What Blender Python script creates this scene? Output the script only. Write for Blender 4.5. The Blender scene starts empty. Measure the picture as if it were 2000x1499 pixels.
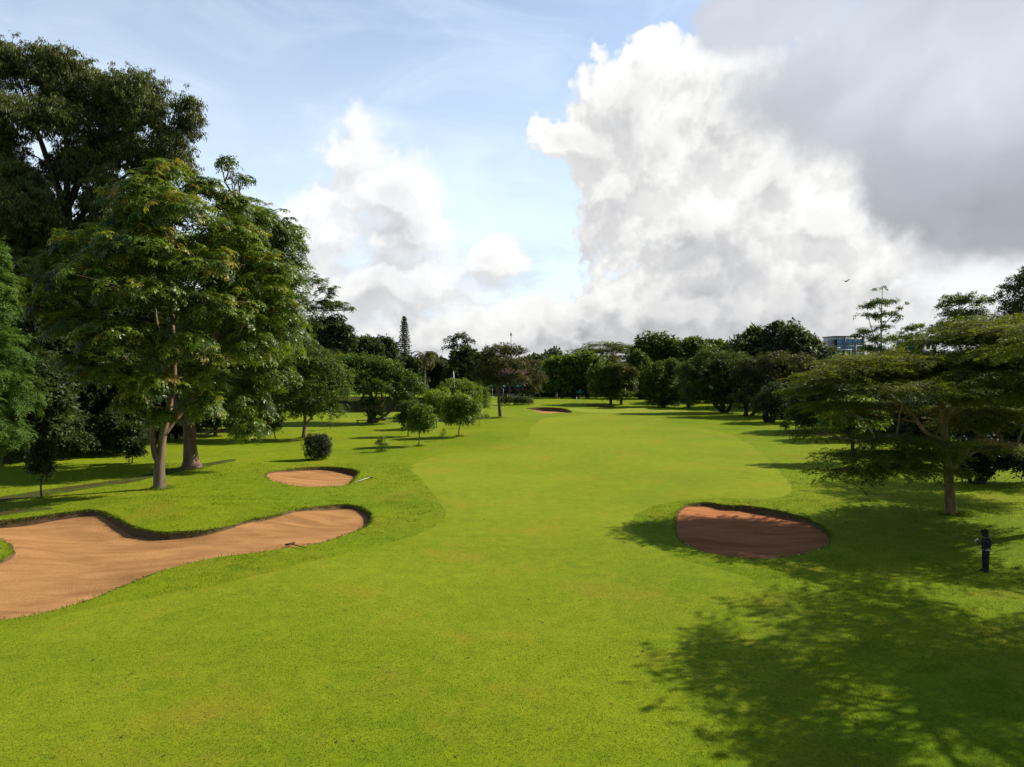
import bpy, bmesh, math, random
import numpy as np
from mathutils import Vector, Matrix
from mathutils.geometry import delaunay_2d_cdt

C = bpy.context.scene
COL = C.collection
R = math.radians

# ------------------------------------------------------------------ camera
FPX, CX, CY, HORIZON, CAMH = 1387.0, 1000.0, 749.5, 715.0, 8.6     # photo is 2000 x 1499
PITCH = math.atan((CY - HORIZON) / FPX)
cam_d = bpy.data.cameras.new('camera')
cam_d.sensor_width = 36.0
cam_d.lens = FPX / 2000.0 * 36.0
cam_d.clip_start, cam_d.clip_end = 0.1, 20000.0
cam = bpy.data.objects.new('camera', cam_d)
COL.objects.link(cam)
cam.location = (0, 0, CAMH)
cam.rotation_euler = (math.pi / 2 - PITCH, 0, 0)
C.camera = cam
SP, CP = math.sin(PITCH), math.cos(PITCH)


def ray(px, py):
    u, v = (px - CX) / FPX, (CY - py) / FPX
    return np.array([u, CP + v * SP, v * CP - SP])


# ------------------------------------------------------------------ light
SUN_EL, SUN_AZ = R(34.0), R(68.0)        # azimuth measured from +Y towards +X
sun_dir = Vector((math.sin(SUN_AZ) * math.cos(SUN_EL), math.cos(SUN_AZ) * math.cos(SUN_EL), math.sin(SUN_EL)))
sl = bpy.data.lights.new('sun', 'SUN')
sl.energy, sl.angle, sl.color = 5.0, R(0.53), (1.0, 0.93, 0.80)
so = bpy.data.objects.new('sun', sl)
COL.objects.link(so)
so.location = (60, 20, 60)
so.rotation_euler = sun_dir.to_track_quat('Z', 'Y').to_euler()

C.view_settings.view_transform = 'Standard'
C.view_settings.look = 'None'
C.view_settings.exposure = 0.55
C.view_settings.gamma = 1.0
C.render.engine = 'CYCLES'
C.cycles.max_bounces = 6
C.cycles.diffuse_bounces = 3
C.cycles.glossy_bounces = 2
C.cycles.transmission_bounces = 3
C.cycles.transparent_max_bounces = 4
C.cycles.use_denoising = True
C.cycles.sample_clamp_indirect = 4.0


# ------------------------------------------------------------------ node helper
class NB:
    dims = '3D'

    def __init__(self, tree):
        self.t = tree
        self.n, self.l = tree.nodes, tree.links

    def put(self, sock, v):
        if isinstance(v, bpy.types.NodeSocket):
            self.l.new(v, sock)
        elif v is not None:
            sock.default_value = v

    def math(self, op, a, b=None, c=None, clamp=False):
        n = self.n.new('ShaderNodeMath')
        n.operation, n.use_clamp = op, clamp
        for i, v in enumerate((a, b, c)):
            self.put(n.inputs[i], v)
        return n.outputs[0]

    def vec(self, op, a, b=None, c=None, scale=None, out=0):
        n = self.n.new('ShaderNodeVectorMath')
        n.operation = op
        for i, v in enumerate((a, b, c)):
            self.put(n.inputs[i], v)
        if scale is not None:
            self.put(n.inputs['Scale'], scale)
        return n.outputs['Value' if op in ('LENGTH', 'DOT_PRODUCT', 'DISTANCE') else 'Vector']

    def comb(self, x, y, z):
        n = self.n.new('ShaderNodeCombineXYZ')
        for i, v in enumerate((x, y, z)):
            self.put(n.inputs[i], v)
        return n.outputs[0]

    def sep(self, v):
        n = self.n.new('ShaderNodeSeparateXYZ')
        self.put(n.inputs[0], v)
        return n.outputs

    def noise(self, vec, scale, detail=4.0, rough=0.5, dist=0.0, color=False):
        n = self.n.new('ShaderNodeTexNoise')
        n.noise_dimensions = self.dims
        self.put(n.inputs['Vector'], vec)
        n.inputs['Scale'].default_value = scale
        n.inputs['Detail'].default_value = detail
        n.inputs['Roughness'].default_value = rough
        n.inputs['Distortion'].default_value = dist
        return n.outputs['Color' if color else 'Fac']

    def voronoi(self, vec, scale, detail=0.0, rough=0.5, smooth=False):
        n = self.n.new('ShaderNodeTexVoronoi')
        n.voronoi_dimensions = self.dims
        if smooth:
            n.feature = 'SMOOTH_F1'
        self.put(n.inputs['Vector'], vec)
        n.inputs['Scale'].default_value = scale
        n.inputs['Detail'].default_value = detail
        n.inputs['Roughness'].default_value = rough
        return n.outputs['Distance']

    def step(self, v, a, b, lo=0.0, hi=1.0):
        n = self.n.new('ShaderNodeMapRange')
        n.interpolation_type = 'SMOOTHSTEP'
        self.put(n.inputs[0], v)
        for i, q in enumerate((a, b, lo, hi)):
            self.put(n.inputs[i + 1], q)
        return n.outputs[0]

    def mix(self, f, a, b):
        n = self.n.new('ShaderNodeMix')
        n.data_type = 'RGBA'
        self.put(n.inputs[0], f)
        self.put(n.inputs[6], a if isinstance(a, bpy.types.NodeSocket) else (*a, 1.0))
        self.put(n.inputs[7], b if isinstance(b, bpy.types.NodeSocket) else (*b, 1.0))
        return n.outputs[2]

    def ramp(self, f, stops):
        n = self.n.new('ShaderNodeValToRGB')
        self.put(n.inputs[0], f)
        e = n.color_ramp.elements
        while len(e) < len(stops):
            e.new(0.5)
        for i, (p, c) in enumerate(stops):
            e[i].position, e[i].color = p, (*c, 1.0)
        return n.outputs[0]


# ------------------------------------------------------------------ world: Nishita sky with clouds by direction
world = bpy.data.worlds.new('World')
C.world = world
world.use_nodes = True
WS = 0.10
CLOUD = 0.69
b = NB(world.node_tree)
b.dims = '2D'
b.n.clear()
wo = b.n.new('ShaderNodeOutputWorld')
bg = b.n.new('ShaderNodeBackground')
bg.inputs['Strength'].default_value = WS
b.l.new(bg.outputs[0], wo.inputs[0])
sky = b.n.new('ShaderNodeTexSky')
sky.sky_type = 'NISHITA'
sky.sun_disc = False
sky.sun_elevation, sky.sun_rotation = SUN_EL, SUN_AZ
sky.altitude = 1600.0
sky.air_density, sky.dust_density, sky.ozone_density = 1.0, 0.6, 1.0
tc = b.n.new('ShaderNodeTexCoord')
d = b.vec('NORMALIZE', tc.outputs['Generated'])
dx, dy, dz = b.sep(d)
az = b.math('ARCTAN2', dx, dy)
el = b.math('ARCSINE', dz)
P0 = b.comb(az, el, 0.0)


def sph(px, py):
    r = ray(px, py)
    r = r / np.linalg.norm(r)
    return math.atan2(r[0], r[1]), math.asin(r[2])


def blob(px, py, rx, ry):
    a0, e0 = sph(px, py)
    a1, _ = sph(px + rx, py)
    a2, _ = sph(px - rx, py)
    _, e1 = sph(px, py - ry)
    _, e2 = sph(px, py + ry)
    return a0, e0, abs(a1 - a2) / 2, abs(e1 - e2) / 2


def field(p, blobs, k=0.25):
    cur = None
    for (px, py, rx, ry) in blobs:
        a0, e0, ra, re = blob(px, py, rx, ry)
        q = b.vec('MULTIPLY_ADD', p, (1 / ra, 1 / re, 0.0), (-a0 / ra, -e0 / re, 0.0))
        v = b.math('SUBTRACT', 1.0, b.vec('LENGTH', q))
        cur = v if cur is None else b.math('SMOOTH_MAX', cur, v, k)
    return cur


CUM = [(1235, 185, 150, 130), (1150, 265, 110, 110), (1075, 278, 60, 50), (1310, 300, 230, 230), (1215, 370, 130, 120),
       (1450, 230, 200, 190), (1530, 330, 220, 250), (1480, 470, 320, 230), (1350, 470, 220, 180), (1640, 470, 160, 160),
       (1310, 610, 240, 110), (1205, 560, 95, 80), (1480, 610, 320, 150), (1145, 590, 60, 60)]
LEFT = [(705, 285, 75, 85), (765, 400, 115, 105), (800, 470, 105, 70), (795, 555, 140, 80), (650, 460, 90, 85),
        (610, 600, 160, 110), (970, 515, 62, 48), (1000, 650, 200, 70), (1110, 650, 140, 70), (870, 650, 190, 60)]


def density(p):
    w = b.vec('SUBTRACT', b.noise(p, 6.0, 5.0, 0.6, color=True), (0.5, 0.5, 0.5))
    p1 = b.vec('MULTIPLY_ADD', w, (0.11, 0.11, 0.0), p)
    f = field(p1, CUM + LEFT, 0.35)
    w1 = b.voronoi(p1, 13.0, 0.0, smooth=True)
    w2 = b.voronoi(p1, 29.0, 0.0, smooth=True)
    w3 = b.voronoi(p1, 64.0, 0.0)
    n1 = b.noise(p, 24.0, 5.0, 0.52)
    w = b.math('ADD', b.math('MULTIPLY', w1, 0.60), b.math('ADD', b.math('MULTIPLY', w2, 0.34), b.math('MULTIPLY', w3, 0.20)))
    w = b.math('ADD', w, b.math('MULTIPLY', b.math('SUBTRACT', 0.5, n1), 0.9))
    return b.math('SUBTRACT', b.math('ADD', f, 0.30), b.math('MULTIPLY', w, 0.80))


DA = density(P0)
DB = density(b.vec('ADD', P0, (0.010, 0.030, 0.0)))
left_soft = b.step(az, -0.10, 0.05)
edge = b.math('MULTIPLY_ADD', left_soft, -0.22, 0.46)
alphaA = b.step(DA, b.math('MULTIPLY_ADD', left_soft, 0.24, -0.24), edge)
slope = b.math('SUBTRACT', DA, DB)
lit = b.step(slope, -0.30, 0.34)
med = b.noise(b.vec('MULTIPLY', P0, (1.0, 1.3, 1.0)), 6.0, 5.0, 0.5, 0.4)
thick = b.step(DA, 0.25, 1.1)
low = b.step(el, 0.22, 0.05)
lum = b.math('MULTIPLY_ADD', lit, 0.29, 0.855)
lum = b.math('SUBTRACT', lum, b.math('MULTIPLY_ADD', thick, 0.20, 0.03))
lum = b.math('SUBTRACT', lum, b.math('MULTIPLY', low, 0.16))
lum = b.math('MULTIPLY_ADD', b.math('SUBTRACT', med, 0.5), 0.42, lum)
colA = b.vec('SCALE', b.mix(b.step(lum, 0.5, 0.95), (0.955, 0.965, 1.0), (1.0, 0.995, 0.98)), scale=b.math('MULTIPLY', lum, CLOUD / WS))
# shaded sheet at the upper right
DARK = [(1790, 120, 400, 250), (1960, 330, 330, 240), (1900, 420, 260, 100), (1500, 20, 150, 95), (2250, 250, 500, 360)]
wD = b.vec('SUBTRACT', b.noise(P0, 5.0, 6.0, 0.55, color=True), (0.5, 0.5, 0.5))
pD = b.vec('MULTIPLY_ADD', wD, (0.20, 0.07, 0.0), P0)
fD = field(pD, DARK, 0.3)
alphaD = b.step(b.math('MULTIPLY_ADD', b.math('SUBTRACT', b.noise(P0, 16.0, 5.0, 0.6), 0.5), 0.35, fD), -0.02, 0.42)
gD = b.math('MULTIPLY_ADD', b.noise(pD, 4.0, 4.0, 0.5), 0.52, 0.39)
gD = b.math('SUBTRACT', gD, b.math('MULTIPLY', b.step(el, 0.32, 0.17), 0.20))
colD = b.vec('SCALE', (0.90, 0.955, 1.065), scale=b.math('MULTIPLY', gD, CLOUD / WS))
# streaky low cloud along the horizon
pS = b.vec('MULTIPLY_ADD', b.vec('SUBTRACT', b.noise(P0, 4.0, 4.0, 0.5, color=True), (0.5, 0.5, 0.5)), (0.1, 0.05, 0.0), P0)
pS = b.vec('MULTIPLY', pS, (1.0, 3.0, 1.0))
nS = b.noise(pS, 6.0, 6.0, 0.55)
alphaS = b.math('MULTIPLY', b.step(el, 0.24, 0.03), b.step(nS, 0.30, 0.58))
alphaR = b.math('MULTIPLY', b.step(az, 0.14, 0.34), b.step(el, 0.27, 0.13))
alphaS = b.math('MAXIMUM', alphaS, b.math('MULTIPLY', alphaR, 0.95))
gS = b.math('MULTIPLY_ADD', b.step(b.noise(pS, 4.2, 5.0, 0.55), 0.25, 0.75), 0.46, 0.52)
colS = b.vec('SCALE', (0.985, 0.99, 1.0), scale=b.math('MULTIPLY', gS, CLOUD / WS))
# thin veil over the blue
nV = b.noise(b.vec('MULTIPLY', P0, (2.0, 5.0, 1.0)), 2.2, 6.0, 0.6, 0.6)
vis = b.math('MULTIPLY', b.step(el, 0.85, 0.45), b.step(dy, -0.1, 0.5))
veil = b.math('MULTIPLY', vis, b.math('MULTIPLY_ADD', b.step(el, 0.60, 0.05), 0.50, b.math('MULTIPLY_ADD', b.step(nV, 0.35, 0.85), 0.20, 0.18)))
base = b.mix(veil, b.vec('SCALE', sky.outputs[0], scale=b.math('MULTIPLY_ADD', vis, 0.35, 0.95)), (0.70 / WS, 0.79 / WS, 0.88 / WS))
c1 = b.mix(b.math('MULTIPLY', alphaS, b.step(dy, -0.3, 0.5)), base, colS)
c2 = b.mix(b.math('MULTIPLY', alphaA, b.math('MULTIPLY_ADD', left_soft, 0.12, 0.88)), c1, colA)
c3 = b.mix(b.math('MULTIPLY', alphaD, 0.97), c2, colD)
b.l.new(c3, bg.inputs['Color'])
world.cycles.sampling_method = 'MANUAL'
world.cycles.sample_map_resolution = 512


# ------------------------------------------------------------------ terrain height and pixel helpers
def h(x, y):
    x, y = np.asarray(x, float), np.asarray(y, float)
    z = 0.10 * np.sin(x * 0.11 + 1.3) * np.sin(y * 0.09 + 0.4) + 0.05 * np.sin(x * 0.31 + y * 0.17)
    z = z + 0.45 * np.exp(-((x + 21.0) / 8) ** 2 - ((y - 41.5) / 4.0) ** 2)
    z = z + 0.7 * np.exp(-((x - 12.0) / 26) ** 2 - ((y - 166.0) / 12) ** 2)
    z = z * np.clip((y + 30) / 60, 0, 1)
    return z


def at(px, py):
    """ground point seen at a photo pixel"""
    r = ray(px, py)
    z = 0.0
    for _ in range(12):
        t = (z - CAMH) / r[2]
        x, y = r[0] * t, r[1] * t
        z = float(h(x, y))
    return np.array([x, y, z])


def on(px, py, Y):
    """point at world depth Y seen at a photo pixel"""
    r = ray(px, py)
    t = Y / r[1]
    return np.array([r[0] * t, Y, CAMH + r[2] * t])


# ------------------------------------------------------------------ object helpers
def link(name, data, parent=None, loc=None):
    o = bpy.data.objects.new(name, data)
    COL.objects.link(o)
    if parent is not None:
        o.parent = parent
    if loc is not None:
        o.location = loc
    return o


def tag(o, label=None, cat=None, group=None, kind=None):
    for k, v in (('label', label), ('category', cat), ('group', group), ('kind', kind)):
        if v:
            o[k] = v
    return o


def thing(name, label, cat, loc=(0, 0, 0), rotz=0.0, group=None):
    o = link(name, None)
    o.empty_display_size = 0.3
    o.location = tuple(float(v) for v in loc)
    o.rotation_euler = (0, 0, rotz)
    return tag(o, label, cat, group)


def mesh_np(name, V, F, mat, tint=None, smooth=False):
    """mesh from arrays: F is (n,3) or (n,4), or a list of such"""
    me = bpy.data.meshes.new(name)
    Fs = F if isinstance(F, list) else [F]
    V = np.ascontiguousarray(V, dtype=np.float32)
    idx = np.concatenate([f.reshape(-1) for f in Fs]).astype(np.int32)
    cnt = np.concatenate([np.full(len(f), f.shape[1]) for f in Fs]).astype(np.int32)
    start = np.concatenate([[0], np.cumsum(cnt)[:-1]]).astype(np.int32)
    me.vertices.add(len(V))
    me.vertices.foreach_set('co', V.reshape(-1))
    me.loops.add(len(idx))
    me.loops.foreach_set('vertex_index', idx)
    me.polygons.add(len(cnt))
    me.polygons.foreach_set('loop_start', start)
    me.polygons.foreach_set('loop_total', cnt)
    if smooth:
        me.polygons.foreach_set('use_smooth', np.ones(len(cnt), dtype=bool))
    if tint is not None:
        a = me.attributes.new('tint', 'FLOAT', 'FACE')
        a.data.foreach_set('value', np.ascontiguousarray(tint, dtype=np.float32))
    me.update(calc_edges=True)
    if mat is not None:
        me.materials.append(mat)
    return me


class MB:
    """collects boxes, tubes and rings into one mesh"""
    def __init__(self):
        self.V, self.Q, self.T, self.n = [], [], [], 0

    def add(self, V, Q=None, T=None):
        V = np.asarray(V, float)
        self.V.append(V)
        if Q is not None and len(Q):
            self.Q.append(np.asarray(Q, int) + self.n)
        if T is not None and len(T):
            self.T.append(np.asarray(T, int) + self.n)
        self.n += len(V)

    def box(self, c, s, rz=0.0):
        hx, hy, hz = s[0] / 2, s[1] / 2, s[2] / 2
        V = np.array([[x, y, z] for z in (-hz, hz) for y in (-hy, hy) for x in (-hx, hx)])
        if rz:
            cs, sn = math.cos(rz), math.sin(rz)
            V = V @ np.array([[cs, sn, 0], [-sn, cs, 0], [0, 0, 1]])
        self.add(V + np.asarray(c, float), [[0, 2, 3, 1], [4, 5, 7, 6], [0, 1, 5, 4], [2, 6, 7, 3], [0, 4, 6, 2], [1, 3, 7, 5]])

    def tube(self, pts, rad, sides=6, cap=True, squash=None):
        P = np.asarray(pts, float)
        rad = np.broadcast_to(np.asarray(rad, float), (len(P),))
        T = np.gradient(P, axis=0)
        T /= np.linalg.norm(T, axis=1)[:, None] + 1e-9
        ref = np.array([1.0, 0, 0]) if abs(T[:, 0]).mean() < 0.8 else np.array([0, 1.0, 0])
        A = np.cross(T, ref)
        A /= np.linalg.norm(A, axis=1)[:, None] + 1e-9
        B = np.cross(T, A)
        th = np.arange(sides) * 2 * math.pi / sides
        rr = rad[:, None, None]
        V = P[:, None, :] + rr * (np.cos(th)[None, :, None] * A[:, None, :] + np.sin(th)[None, :, None] * B[:, None, :])
        m = len(P)
        i, j = np.meshgrid(np.arange(m - 1), np.arange(sides), indexing='ij')
        a = i * sides + j
        bb = i * sides + (j + 1) % sides
        Q = np.stack([a, bb, bb + sides, a + sides], -1).reshape(-1, 4)
        V = V.reshape(-1, 3)
        if cap:
            V = np.concatenate([V, P[:1], P[-1:]])
            k = np.arange(sides)
            c0 = np.stack([np.full(sides, m * sides), (k + 1) % sides, k], -1)
            o = (m - 1) * sides
            c1 = np.stack([np.full(sides, m * sides + 1), o + k, o + (k + 1) % sides], -1)
            self.add(V, Q, np.concatenate([c0, c1]))
        else:
            self.add(V, Q)

    def arrays(self):
        F = []
        if self.Q:
            F.append(np.concatenate(self.Q))
        if self.T:
            F.append(np.concatenate(self.T))
        return np.concatenate(self.V), F

    def build(self, name, mat, parent=None, smooth=False, origin=None):
        V, F = self.arrays()
        if origin is not None:
            V = V - np.asarray(origin)
        return link(name, mesh_np(name, V, F, mat, smooth=smooth), parent)


# ------------------------------------------------------------------ materials
def new_mat(name):
    m = bpy.data.materials.new(name)
    m.use_nodes = True
    nb = NB(m.node_tree)
    bs = m.node_tree.nodes['Principled BSDF']
    return m, nb, bs


def plain(name, col, rough=0.6, spec=0.3, metal=0.0, var=0.12, scale=6.0, bump=0.0):
    m, nb, bs = new_mat(name)
    co = nb.n.new('ShaderNodeTexCoord').outputs['Object']
    n = nb.noise(co, scale, 4.0, 0.6)
    lo = tuple(c * (1 - var * 1.6) for c in col)
    hi = tuple(min(1.0, c * (1 + var)) for c in col)
    nb.put(bs.inputs['Base Color'], nb.mix(n, lo, hi))
    bs.inputs['Roughness'].default_value = rough
    bs.inputs['Specular IOR Level'].default_value = spec
    bs.inputs['Metallic'].default_value = metal
    if bump:
        bn = nb.n.new('ShaderNodeBump')
        bn.inputs['Strength'].default_value = bump
        bn.inputs['Distance'].default_value = 0.02
        nb.put(bn.inputs['Height'], n)
        nb.put(bs.inputs['Normal'], bn.outputs[0])
    return m


def leaf_mat(name, stops, trans=0.32, rough=0.55, spec=0.22, tcol=(1.25, 1.25, 0.6)):
    m, nb, bs = new_mat(name)
    at_ = nb.n.new('ShaderNodeAttribute')
    at_.attribute_name = 'tint'
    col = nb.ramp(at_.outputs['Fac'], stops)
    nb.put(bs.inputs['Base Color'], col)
    bs.inputs['Roughness'].default_value = rough
    bs.inputs['Specular IOR Level'].default_value = spec
    tr = nb.n.new('ShaderNodeBsdfTranslucent')
    nb.put(tr.inputs['Color'], nb.vec('MULTIPLY', col, tcol))
    mx = nb.n.new('ShaderNodeMixShader')
    mx.inputs[0].default_value = trans
    nb.l.new(bs.outputs[0], mx.inputs[1])
    nb.l.new(tr.outputs[0], mx.inputs[2])
    nb.l.new(mx.outputs[0], m.node_tree.nodes['Material Output'].inputs[0])
    return m


def bark_mat(name, c0, c1, scale=3.0):
    m, nb, bs = new_mat(name)
    co = nb.n.new('ShaderNodeTexCoord').outputs['Object']
    st = nb.vec('MULTIPLY', co, (1.0, 1.0, 0.28))
    n = nb.noise(st, scale, 6.0, 0.65, 0.6)
    nb.put(bs.inputs['Base Color'], nb.ramp(n, [(0.30, c0), (0.68, c1)]))
    bs.inputs['Roughness'].default_value = 0.85
    bs.inputs['Specular IOR Level'].default_value = 0.15
    bn = nb.n.new('ShaderNodeBump')
    bn.inputs['Strength'].default_value = 0.6
    bn.inputs['Distance'].default_value = 0.05
    nb.put(bn.inputs['Height'], nb.noise(st, scale * 4, 4.0, 0.6))
    nb.put(bs.inputs['Normal'], bn.outputs[0])
    return m


LEAF = {
    'tulip': leaf_mat('tulip_leaf', [(0.0, (0.026, 0.048, 0.005)), (0.45, (0.098, 0.154, 0.010)), (0.80, (0.190, 0.250, 0.016)), (0.94, (0.28, 0.28, 0.024)), (1.0, (0.32, 0.22, 0.035))], 0.42, 0.42, 0.4, (1.45, 1.45, 0.4)),
    'bright': leaf_mat('bright_leaf', [(0.0, (0.032, 0.075, 0.008)), (0.5, (0.080, 0.155, 0.014)), (1.0, (0.130, 0.205, 0.020))], 0.42),
    'gum': leaf_mat('gum_leaf', [(0.0, (0.032, 0.036, 0.012)), (0.5, (0.076, 0.096, 0.020)), (1.0, (0.180, 0.200, 0.042))], 0.34, 0.5, 0.35, (1.4, 1.3, 0.5)),
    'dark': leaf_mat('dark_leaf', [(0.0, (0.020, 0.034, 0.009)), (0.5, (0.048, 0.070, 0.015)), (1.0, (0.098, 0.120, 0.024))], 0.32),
    'mid': leaf_mat('mid_leaf', [(0.0, (0.034, 0.062, 0.008)), (0.5, (0.095, 0.138, 0.014)), (1.0, (0.175, 0.215, 0.024))], 0.40),
    'olive': leaf_mat('olive_leaf', [(0.0, (0.030, 0.038, 0.010)), (0.5, (0.078, 0.080, 0.016)), (0.9, (0.120, 0.114, 0.022)), (1.0, (0.135, 0.11, 0.03))], 0.34),
    'citrus': leaf_mat('citrus_leaf', [(0.0, (0.030, 0.062, 0.006)), (0.5, (0.105, 0.165, 0.011)), (1.0, (0.215, 0.275, 0.024))], 0.44, 0.5, 0.3, (1.4, 1.4, 0.4)),
    'acacia': leaf_mat('acacia_leaf', [(0.0, (0.048, 0.064, 0.008)), (0.5, (0.140, 0.165, 0.013)), (1.0, (0.255, 0.265, 0.024))], 0.40, 0.6, 0.12, (1.4, 1.4, 0.4)),
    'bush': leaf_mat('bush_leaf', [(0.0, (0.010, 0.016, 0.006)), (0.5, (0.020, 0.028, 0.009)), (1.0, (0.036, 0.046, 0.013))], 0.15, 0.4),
    'palm': leaf_mat('palm_leaf', [(0.0, (0.055, 0.062, 0.014)), (0.6, (0.095, 0.105, 0.022)), (1.0, (0.17, 0.13, 0.04))], 0.32),
}
BARK = {
    'pale': bark_mat('pale_bark', (0.060, 0.042, 0.028), (0.27, 0.19, 0.125), 1.6),
    'brown': bark_mat('brown_bark', (0.06, 0.038, 0.025), (0.19, 0.12, 0.08)),
    'dark': bark_mat('dark_bark', (0.025, 0.018, 0.014), (0.075, 0.055, 0.04)),
    'yellow': bark_mat('yellow_bark', (0.055, 0.038, 0.020), (0.30, 0.21, 0.095), 2.0),
    'gum': bark_mat('gum_bark', (0.08, 0.065, 0.055), (0.30, 0.26, 0.22)),
    'palm': bark_mat('palm_bark', (0.14, 0.12, 0.10), (0.34, 0.30, 0.25)),
}


def turf(name, dark, light, dry, fine=60.0, bump=0.5, patch=0.12, dryness=0.5, sheen=0.2):
    m, nb, bs = new_mat(name)
    co = nb.n.new('ShaderNodeTexCoord').outputs['Object']
    n1 = nb.noise(co, patch, 4.0, 0.6, 0.3)
    n2 = nb.noise(co, fine, 3.0, 0.7)
    n3 = nb.noise(co, 1.4, 5.0, 0.65)
    n4 = nb.noise(co, 9.0, 4.0, 0.7)
    col = nb.mix(nb.step(nb.math('ADD', nb.math('MULTIPLY', n1, 0.5), nb.math('MULTIPLY', n3, 0.5)), 0.36, 0.64), dark, light)
    col = nb.mix(nb.math('MULTIPLY', nb.step(nb.noise(co, 0.21, 5.0, 0.7), 0.48, 0.72), dryness), col, dry)
    v = nb.math('MULTIPLY_ADD', nb.step(n2, 0.25, 0.75), 0.55, 0.72)
    v = nb.math('MULTIPLY', v, nb.math('MULTIPLY_ADD', nb.step(n4, 0.2, 0.8), 0.40, 0.80))
    col = nb.vec('SCALE', col, scale=v)
    nb.put(bs.inputs['Base Color'], col)
    bs.inputs['Roughness'].default_value = 0.75
    bs.inputs['Specular IOR Level'].default_value = 0.02
    bs.inputs['Sheen Weight'].default_value = sheen
    bs.inputs['Sheen Roughness'].default_value = 0.5
    bs.inputs['Sheen Tint'].default_value = (0.80, 0.74, 0.10, 1)
    bn = nb.n.new('ShaderNodeBump')
    bn.inputs['Strength'].default_value = bump
    bn.inputs['Distance'].default_value = 0.035
    nb.put(bn.inputs['Height'], nb.math('ADD', n2, nb.math('MULTIPLY', n4, 1.5)))
    nb.put(bs.inputs['Normal'], bn.outputs[0])
    return m


M_FAIR = turf('fairway_turf', (0.098, 0.166, 0.0030), (0.180, 0.228, 0.006), (0.215, 0.180, 0.014), 45.0, 0.45, 0.07, 0.85, 0.22)
M_ROUGH = turf('rough_turf', (0.086, 0.160, 0.0028), (0.170, 0.226, 0.005), (0.20, 0.172, 0.012), 22.0, 0.9, 0.10, 0.7, 0.15)
M_GREEN = turf('putting_turf', (0.18, 0.23, 0.022), (0.22, 0.27, 0.03), (0.21, 0.23, 0.035), 60.0, 0.15, 0.05, 0.3, 0.15)
M_BLADE = leaf_mat('grass_blade', [(0.0, (0.070, 0.138, 0.003)), (0.6, (0.142, 0.212, 0.006)), (0.9, (0.19, 0.21, 0.012)), (1.0, (0.24, 0.19, 0.05))], 0.35, 0.6, 0.1)
M_SHORT = leaf_mat('mown_blade', [(0.0, (0.048, 0.098, 0.002)), (0.6, (0.082, 0.142, 0.004)), (0.9, (0.13, 0.168, 0.009)), (1.0, (0.19, 0.15, 0.05))], 0.3, 0.6, 0.08)
M_SOIL = plain('bare_soil', (0.15, 0.062, 0.036), 0.95, 0.1, var=0.35, scale=1.2, bump=0.5)
M_LIP = plain('lip_soil', (0.13, 0.080, 0.040), 0.95, 0.1, var=0.45, scale=3.0, bump=0.8)


def sand_mat(name, c0, c1):
    m, nb, bs = new_mat(name)
    co = nb.n.new('ShaderNodeTexCoord').outputs['Object']
    st = nb.vec('MULTIPLY', co, (0.35, 1.2, 1.0))
    n1 = nb.noise(st, 0.9, 6.0, 0.65, 0.5)
    n2 = nb.noise(co, 14.0, 5.0, 0.7)
    col = nb.mix(nb.step(nb.math('ADD', nb.math('MULTIPLY', n1, 0.7), nb.math('MULTIPLY', n2, 0.3)), 0.35, 0.66), c0, c1)
    damp = nb.step(nb.noise(st, 0.28, 5.0, 0.6, 0.8), 0.50, 0.68)
    col = nb.mix(nb.math('MULTIPLY', damp, 0.55), col, tuple(c * .62 for c in c0))
    grit = nb.step(nb.noise(co, 38.0, 2.0, 0.6), 0.30, 0.70)
    col = nb.vec('SCALE', col, scale=nb.math('MULTIPLY_ADD', grit, 0.30, 0.88))
    nb.put(bs.inputs['Base Color'], col)
    bs.inputs['Roughness'].default_value = 0.95
    bs.inputs['Specular IOR Level'].default_value = 0.03
    w = nb.n.new('ShaderNodeTexWave')
    w.inputs['Scale'].default_value = 2.2
    w.inputs['Distortion'].default_value = 22.0
    w.inputs['Detail'].default_value = 3.0
    w.inputs['Detail Scale'].default_value = 0.6
    nb.put(w.inputs['Vector'], co)
    bn = nb.n.new('ShaderNodeBump')
    bn.inputs['Strength'].default_value = 0.42
    bn.inputs['Distance'].default_value = 0.04
    nb.put(bn.inputs['Height'], nb.math('ADD', nb.math('MULTIPLY', w.outputs['Fac'], 0.22), nb.math('ADD', nb.math('MULTIPLY', n2, 1.3), nb.math('MULTIPLY', nb.noise(st, 3.0, 5.0, 0.7), 2.2))))
    nb.put(bs.inputs['Normal'], bn.outputs[0])
    return m


M_SAND = sand_mat('golden_sand', (0.30, 0.148, 0.055), (0.45, 0.232, 0.090))
M_SANDR = sand_mat('red_sand', (0.28, 0.100, 0.036), (0.42, 0.172, 0.066))


# ------------------------------------------------------------------ ground sheets
def smooth_loop(px_pts, step=0.3, raw=False):
    P = np.array([at(*p)[:2] if not raw else p for p in px_pts])
    n = len(P)
    out = []
    for i in range(n):
        p0, p1, p2, p3 = P[i - 1], P[i], P[(i + 1) % n], P[(i + 2) % n]
        k = max(1, int(np.linalg.norm(p2 - p1) / step))
        for t in np.arange(k) / k:
            out.append(0.5 * (2 * p1 + (p2 - p0) * t + (2 * p0 - 5 * p1 + 4 * p2 - p3) * t * t + (3 * p1 - p0 - 3 * p2 + p3) * t ** 3))
    return np.array(out)


def inside(poly, X, Y):
    x0, y0 = poly[:, 0], poly[:, 1]
    x1, y1 = np.roll(x0, -1), np.roll(y0, -1)
    res = np.zeros(len(X), bool)
    for a, bb, c, dd in zip(x0, y0, x1, y1):
        cond = ((bb > Y) != (dd > Y))
        if cond.any():
            xi = (c - a) * (Y - bb) / (dd - bb + 1e-12) + a
            res ^= cond & (X < xi)
    return res


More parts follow.
